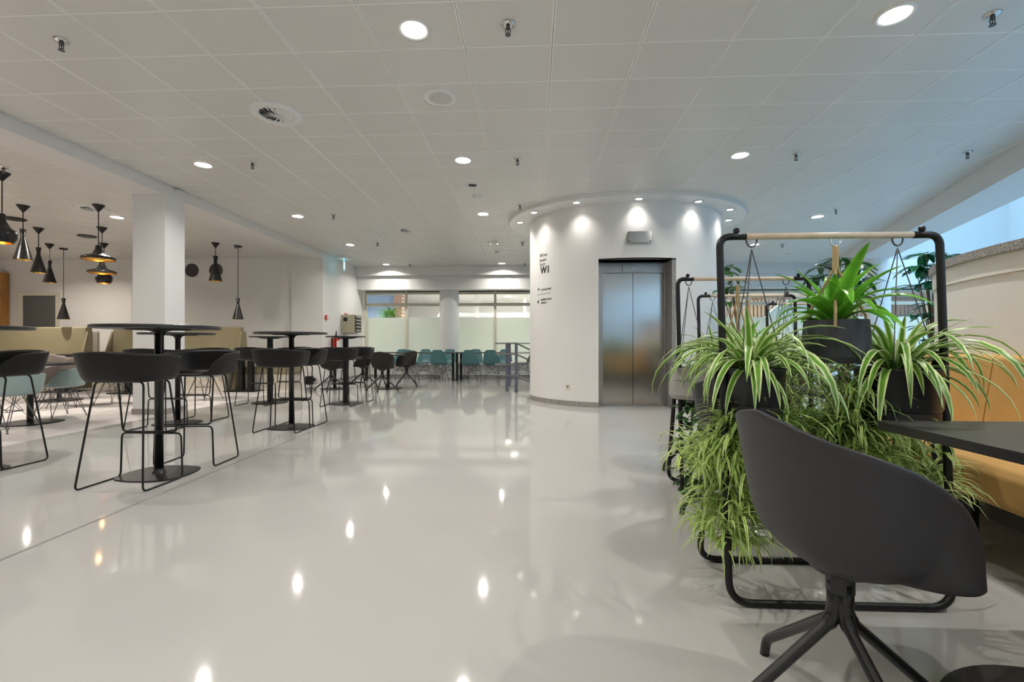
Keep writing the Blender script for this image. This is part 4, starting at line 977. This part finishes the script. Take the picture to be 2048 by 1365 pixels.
# planters of front rack
HB = 1.40
def X(px, Y): return wx(px, Y)
yr = 1.82
RT = .128
planter('variegated spider plant in a black tray pot, left on the front rack', X(1503, yr), yr, HB, wz(1503, 735, yr), .117, .205, 'spider', seed=5, nleaf=84, tray=True,
    trail=[(-.07, -.02, .02, -.16, 34, .055, .7), (-.09, 0, -.1, -.42, 46, .07, .8), (.0, .02, -.02, -.22, 26, .06, .45), (.10, .03, .10, -.2, 24, .06, .6), (.19, .06, .0, -.24, 26, .07, .4), (-.05, 0, -.35, -.50, 12, .05, .8)])
planter('broad bright green leaves in a dark pot on rope, middle of the front rack', X(1671, yr), yr, HB, wz(1671, 641, yr), .118, .165, 'fern', pot='pot', seed=9, nleaf=34, rope=True)
planter('variegated spider plant in a black tray pot, right on the front rack', X(1795, yr), yr, HB, wz(1795, 735, yr), .137, .225, 'spider', seed=12, nleaf=84, tray=True,
    trail=[(-.16, 0, .16, -.05, 22, .045, .5), (-.17, .02, .0, -.25, 34, .07, .45), (-.05, .03, -.02, -.22, 20, .06, .5), (-.27, .08, .02, -.25, 26, .07, .35), (.10, .02, -.05, -.26, 9, .05, .8), (.17, .05, -.17, -.27, 7, .04, .9)])
# second rack
yr = 3.0
t2 = planter('dark green trailing hoya in a grey pot, left on the second rack', X(1368, yr)+.03, yr, HB, wz(1370, 735, yr), .125, .2, 'none', pot='potgrey', seed=21)
m = MB(); rr = random.Random(4)
for k in range(330):
    a = rr.uniform(0, 6.3); zz = .26-rr.random()**.8*.9; r_ = .06+.10*rr.random() if zz > .1 else .05+rr.random()*.07
    leafstrip(m, (.02+r_*cos(a), r_*sin(a)*.8-.05, zz), rr.uniform(0, 6.3), rr.uniform(-.6, .7), rr.uniform(.045, .075), rr.uniform(.03, .045), 1.0, 4, .15)
m.obj('trailing_foliage', 'hoya', t2, smooth=True)['kind'] = 'stuff'
planter('spider plant in a grey pot in the middle of the second rack', X(1475, yr), yr, HB, wz(1475, 720, yr), .12, .17, 'spider', pot='potgrey', seed=22, nleaf=46, rope=True, trail=[(0, 0, .1, -.5, 40, .10, .5)])
planter('spider plant in a black pot, right on the second rack', X(1572, yr), yr, HB, wz(1572, 730, yr), .12, .18, 'spider', seed=23, nleaf=46, trail=[(0, 0, .1, -.5, 44, .10, .3)])
yr = 4.07
planter('spider plant on the left of the third rack', X(1425, yr), yr, HB, wz(1425, 705, yr), .12, .17, 'spider', pot='potgrey', seed=31, nleaf=36, trail=[(0, 0, .1, -.4, 22, .1, .4)])
planter('broad leaved plant on rope in the middle of the third rack', X(1497, yr), yr, HB, wz(1497, 700, yr), .12, .17, 'fern', pot='pot', seed=32, nleaf=20, rope=True)
planter('spider plant on the right of the third rack', X(1560, yr), yr, HB, wz(1560, 705, yr), .12, .17, 'spider', pot='potgrey', seed=33, nleaf=36, trail=[(0, 0, .1, -.4, 22, .1, .4)])
yr = 4.92
planter('spider plant on the left of the farthest rack', X(1560, yr)+.08, yr, HB, wz(1560, 705, yr), .12, .17, 'spider', pot='potgrey', seed=41, nleaf=30, trail=[(0, 0, .1, -.4, 18, .1, .4)])
planter('spider plant on the right of the farthest rack', X(1640, yr), yr, HB, wz(1640, 705, yr), .12, .17, 'spider', pot='potgrey', seed=42, nleaf=30, trail=[(0, 0, .1, -.4, 18, .1, .4)])
# hanging plant behind the window
p = at(780, 640, 14.2); planter('green arching plant hanging behind the leftmost window', p.x, p.y, 2.76, 1.86, .16, .18, 'none', pot='potgrey', seed=50, hang=True)
hp = [o for o in bpy.data.objects if o.get('label') == 'green arching plant hanging behind the leftmost window'][0]
m = MB(); rr = random.Random(8)
for k in range(90): leafstrip(m, (rr.gauss(0, .05), rr.gauss(0, .05), .15), rr.uniform(0, 6.3), rr.uniform(.3, 1.4), rr.uniform(.35, .55), .045, rr.uniform(1.2, 2.4), 6)
m.obj('foliage', 'fern', hp, smooth=True)['kind'] = 'stuff'
# umbrella trees
def tree(label, x, y, clusters, seed, m='treeleaf', L_=.20, Wd=.075, pot_r=.22):
    rng = random.Random(seed); t = thing('umbrella_tree', label, 'plant', (x, y, 0))
    MB().lathe([(pot_r*.8, 0), (pot_r, .4), (pot_r*.94, .4), (pot_r*.9, .36)], 32).obj('pot', 'potblack', t, smooth=False)
    MB().lathe([(.02, .34), (pot_r*.93, .35)], 24).obj('soil', 'soil', t)
    st = MB(); me = leafmesh(.15, L_, Wd, .7, m, 6, .2)
    for cx, cy, cz in clusters:
        st.tube([(0, 0, .35), (cx*.2, cy*.2, cz*.6), (cx, cy, cz)], [.014, .01, .004], 6); n = 7
        for k in range(n):
            o = bpy.data.objects.new('leaf', me); COL.objects.link(o); o.parent = t; a = 2*pi*k/n+rng.random()*.5
            o.location = (cx+cos(a)*.03, cy+sin(a)*.03, cz); o.rotation_euler = (0, rng.uniform(-.1, .5), a); s_ = rng.uniform(.75, 1.1); o.scale = (s_, s_, s_)
    st.obj('stem', 'stem', t)
def cl(pxs, Y, bx, by):
    out = []
    for px, py in pxs: out.append((wx(px, Y)-bx, random.uniform(-.15, .15), wz(px, py, Y)))
    return out
Y_ = 5.9; bx = wx(1690, Y_); tree('dark umbrella tree rising behind the middle front pot', bx, Y_, cl([(1640, 535), (1665, 522), (1690, 530), (1715, 540), (1735, 560), (1650, 560), (1680, 570), (1705, 585), (1725, 530), (1655, 585), (1630, 555), (1740, 590)], Y_, bx, Y_), 1, 'darkleaf', .26, .09)
Y_ = 6.3; bx = wx(1850, Y_)+.1; tree('teal green umbrella tree beside the curved wall', bx, Y_, cl([(1835, 512), (1862, 508), (1840, 540), (1865, 545), (1850, 565), (1830, 575), (1885, 530), (1850, 610), (1835, 630), (1866, 625), (1850, 655), (1838, 680), (1866, 690), (1880, 515), (1820, 535)], Y_, bx, Y_), 2, 'treeleaf', .27, .095)
Y_ = 6.6; bx = wx(1462, Y_); tree('green potted tree showing beside the left post of the front rack', bx+.12, Y_-.0, cl([(1462, 533), (1455, 545), (1462, 575), (1470, 590), (1455, 605), (1470, 560), (1450, 580)], Y_, bx+.12, Y_), 5, 'hoya', .19, .08)
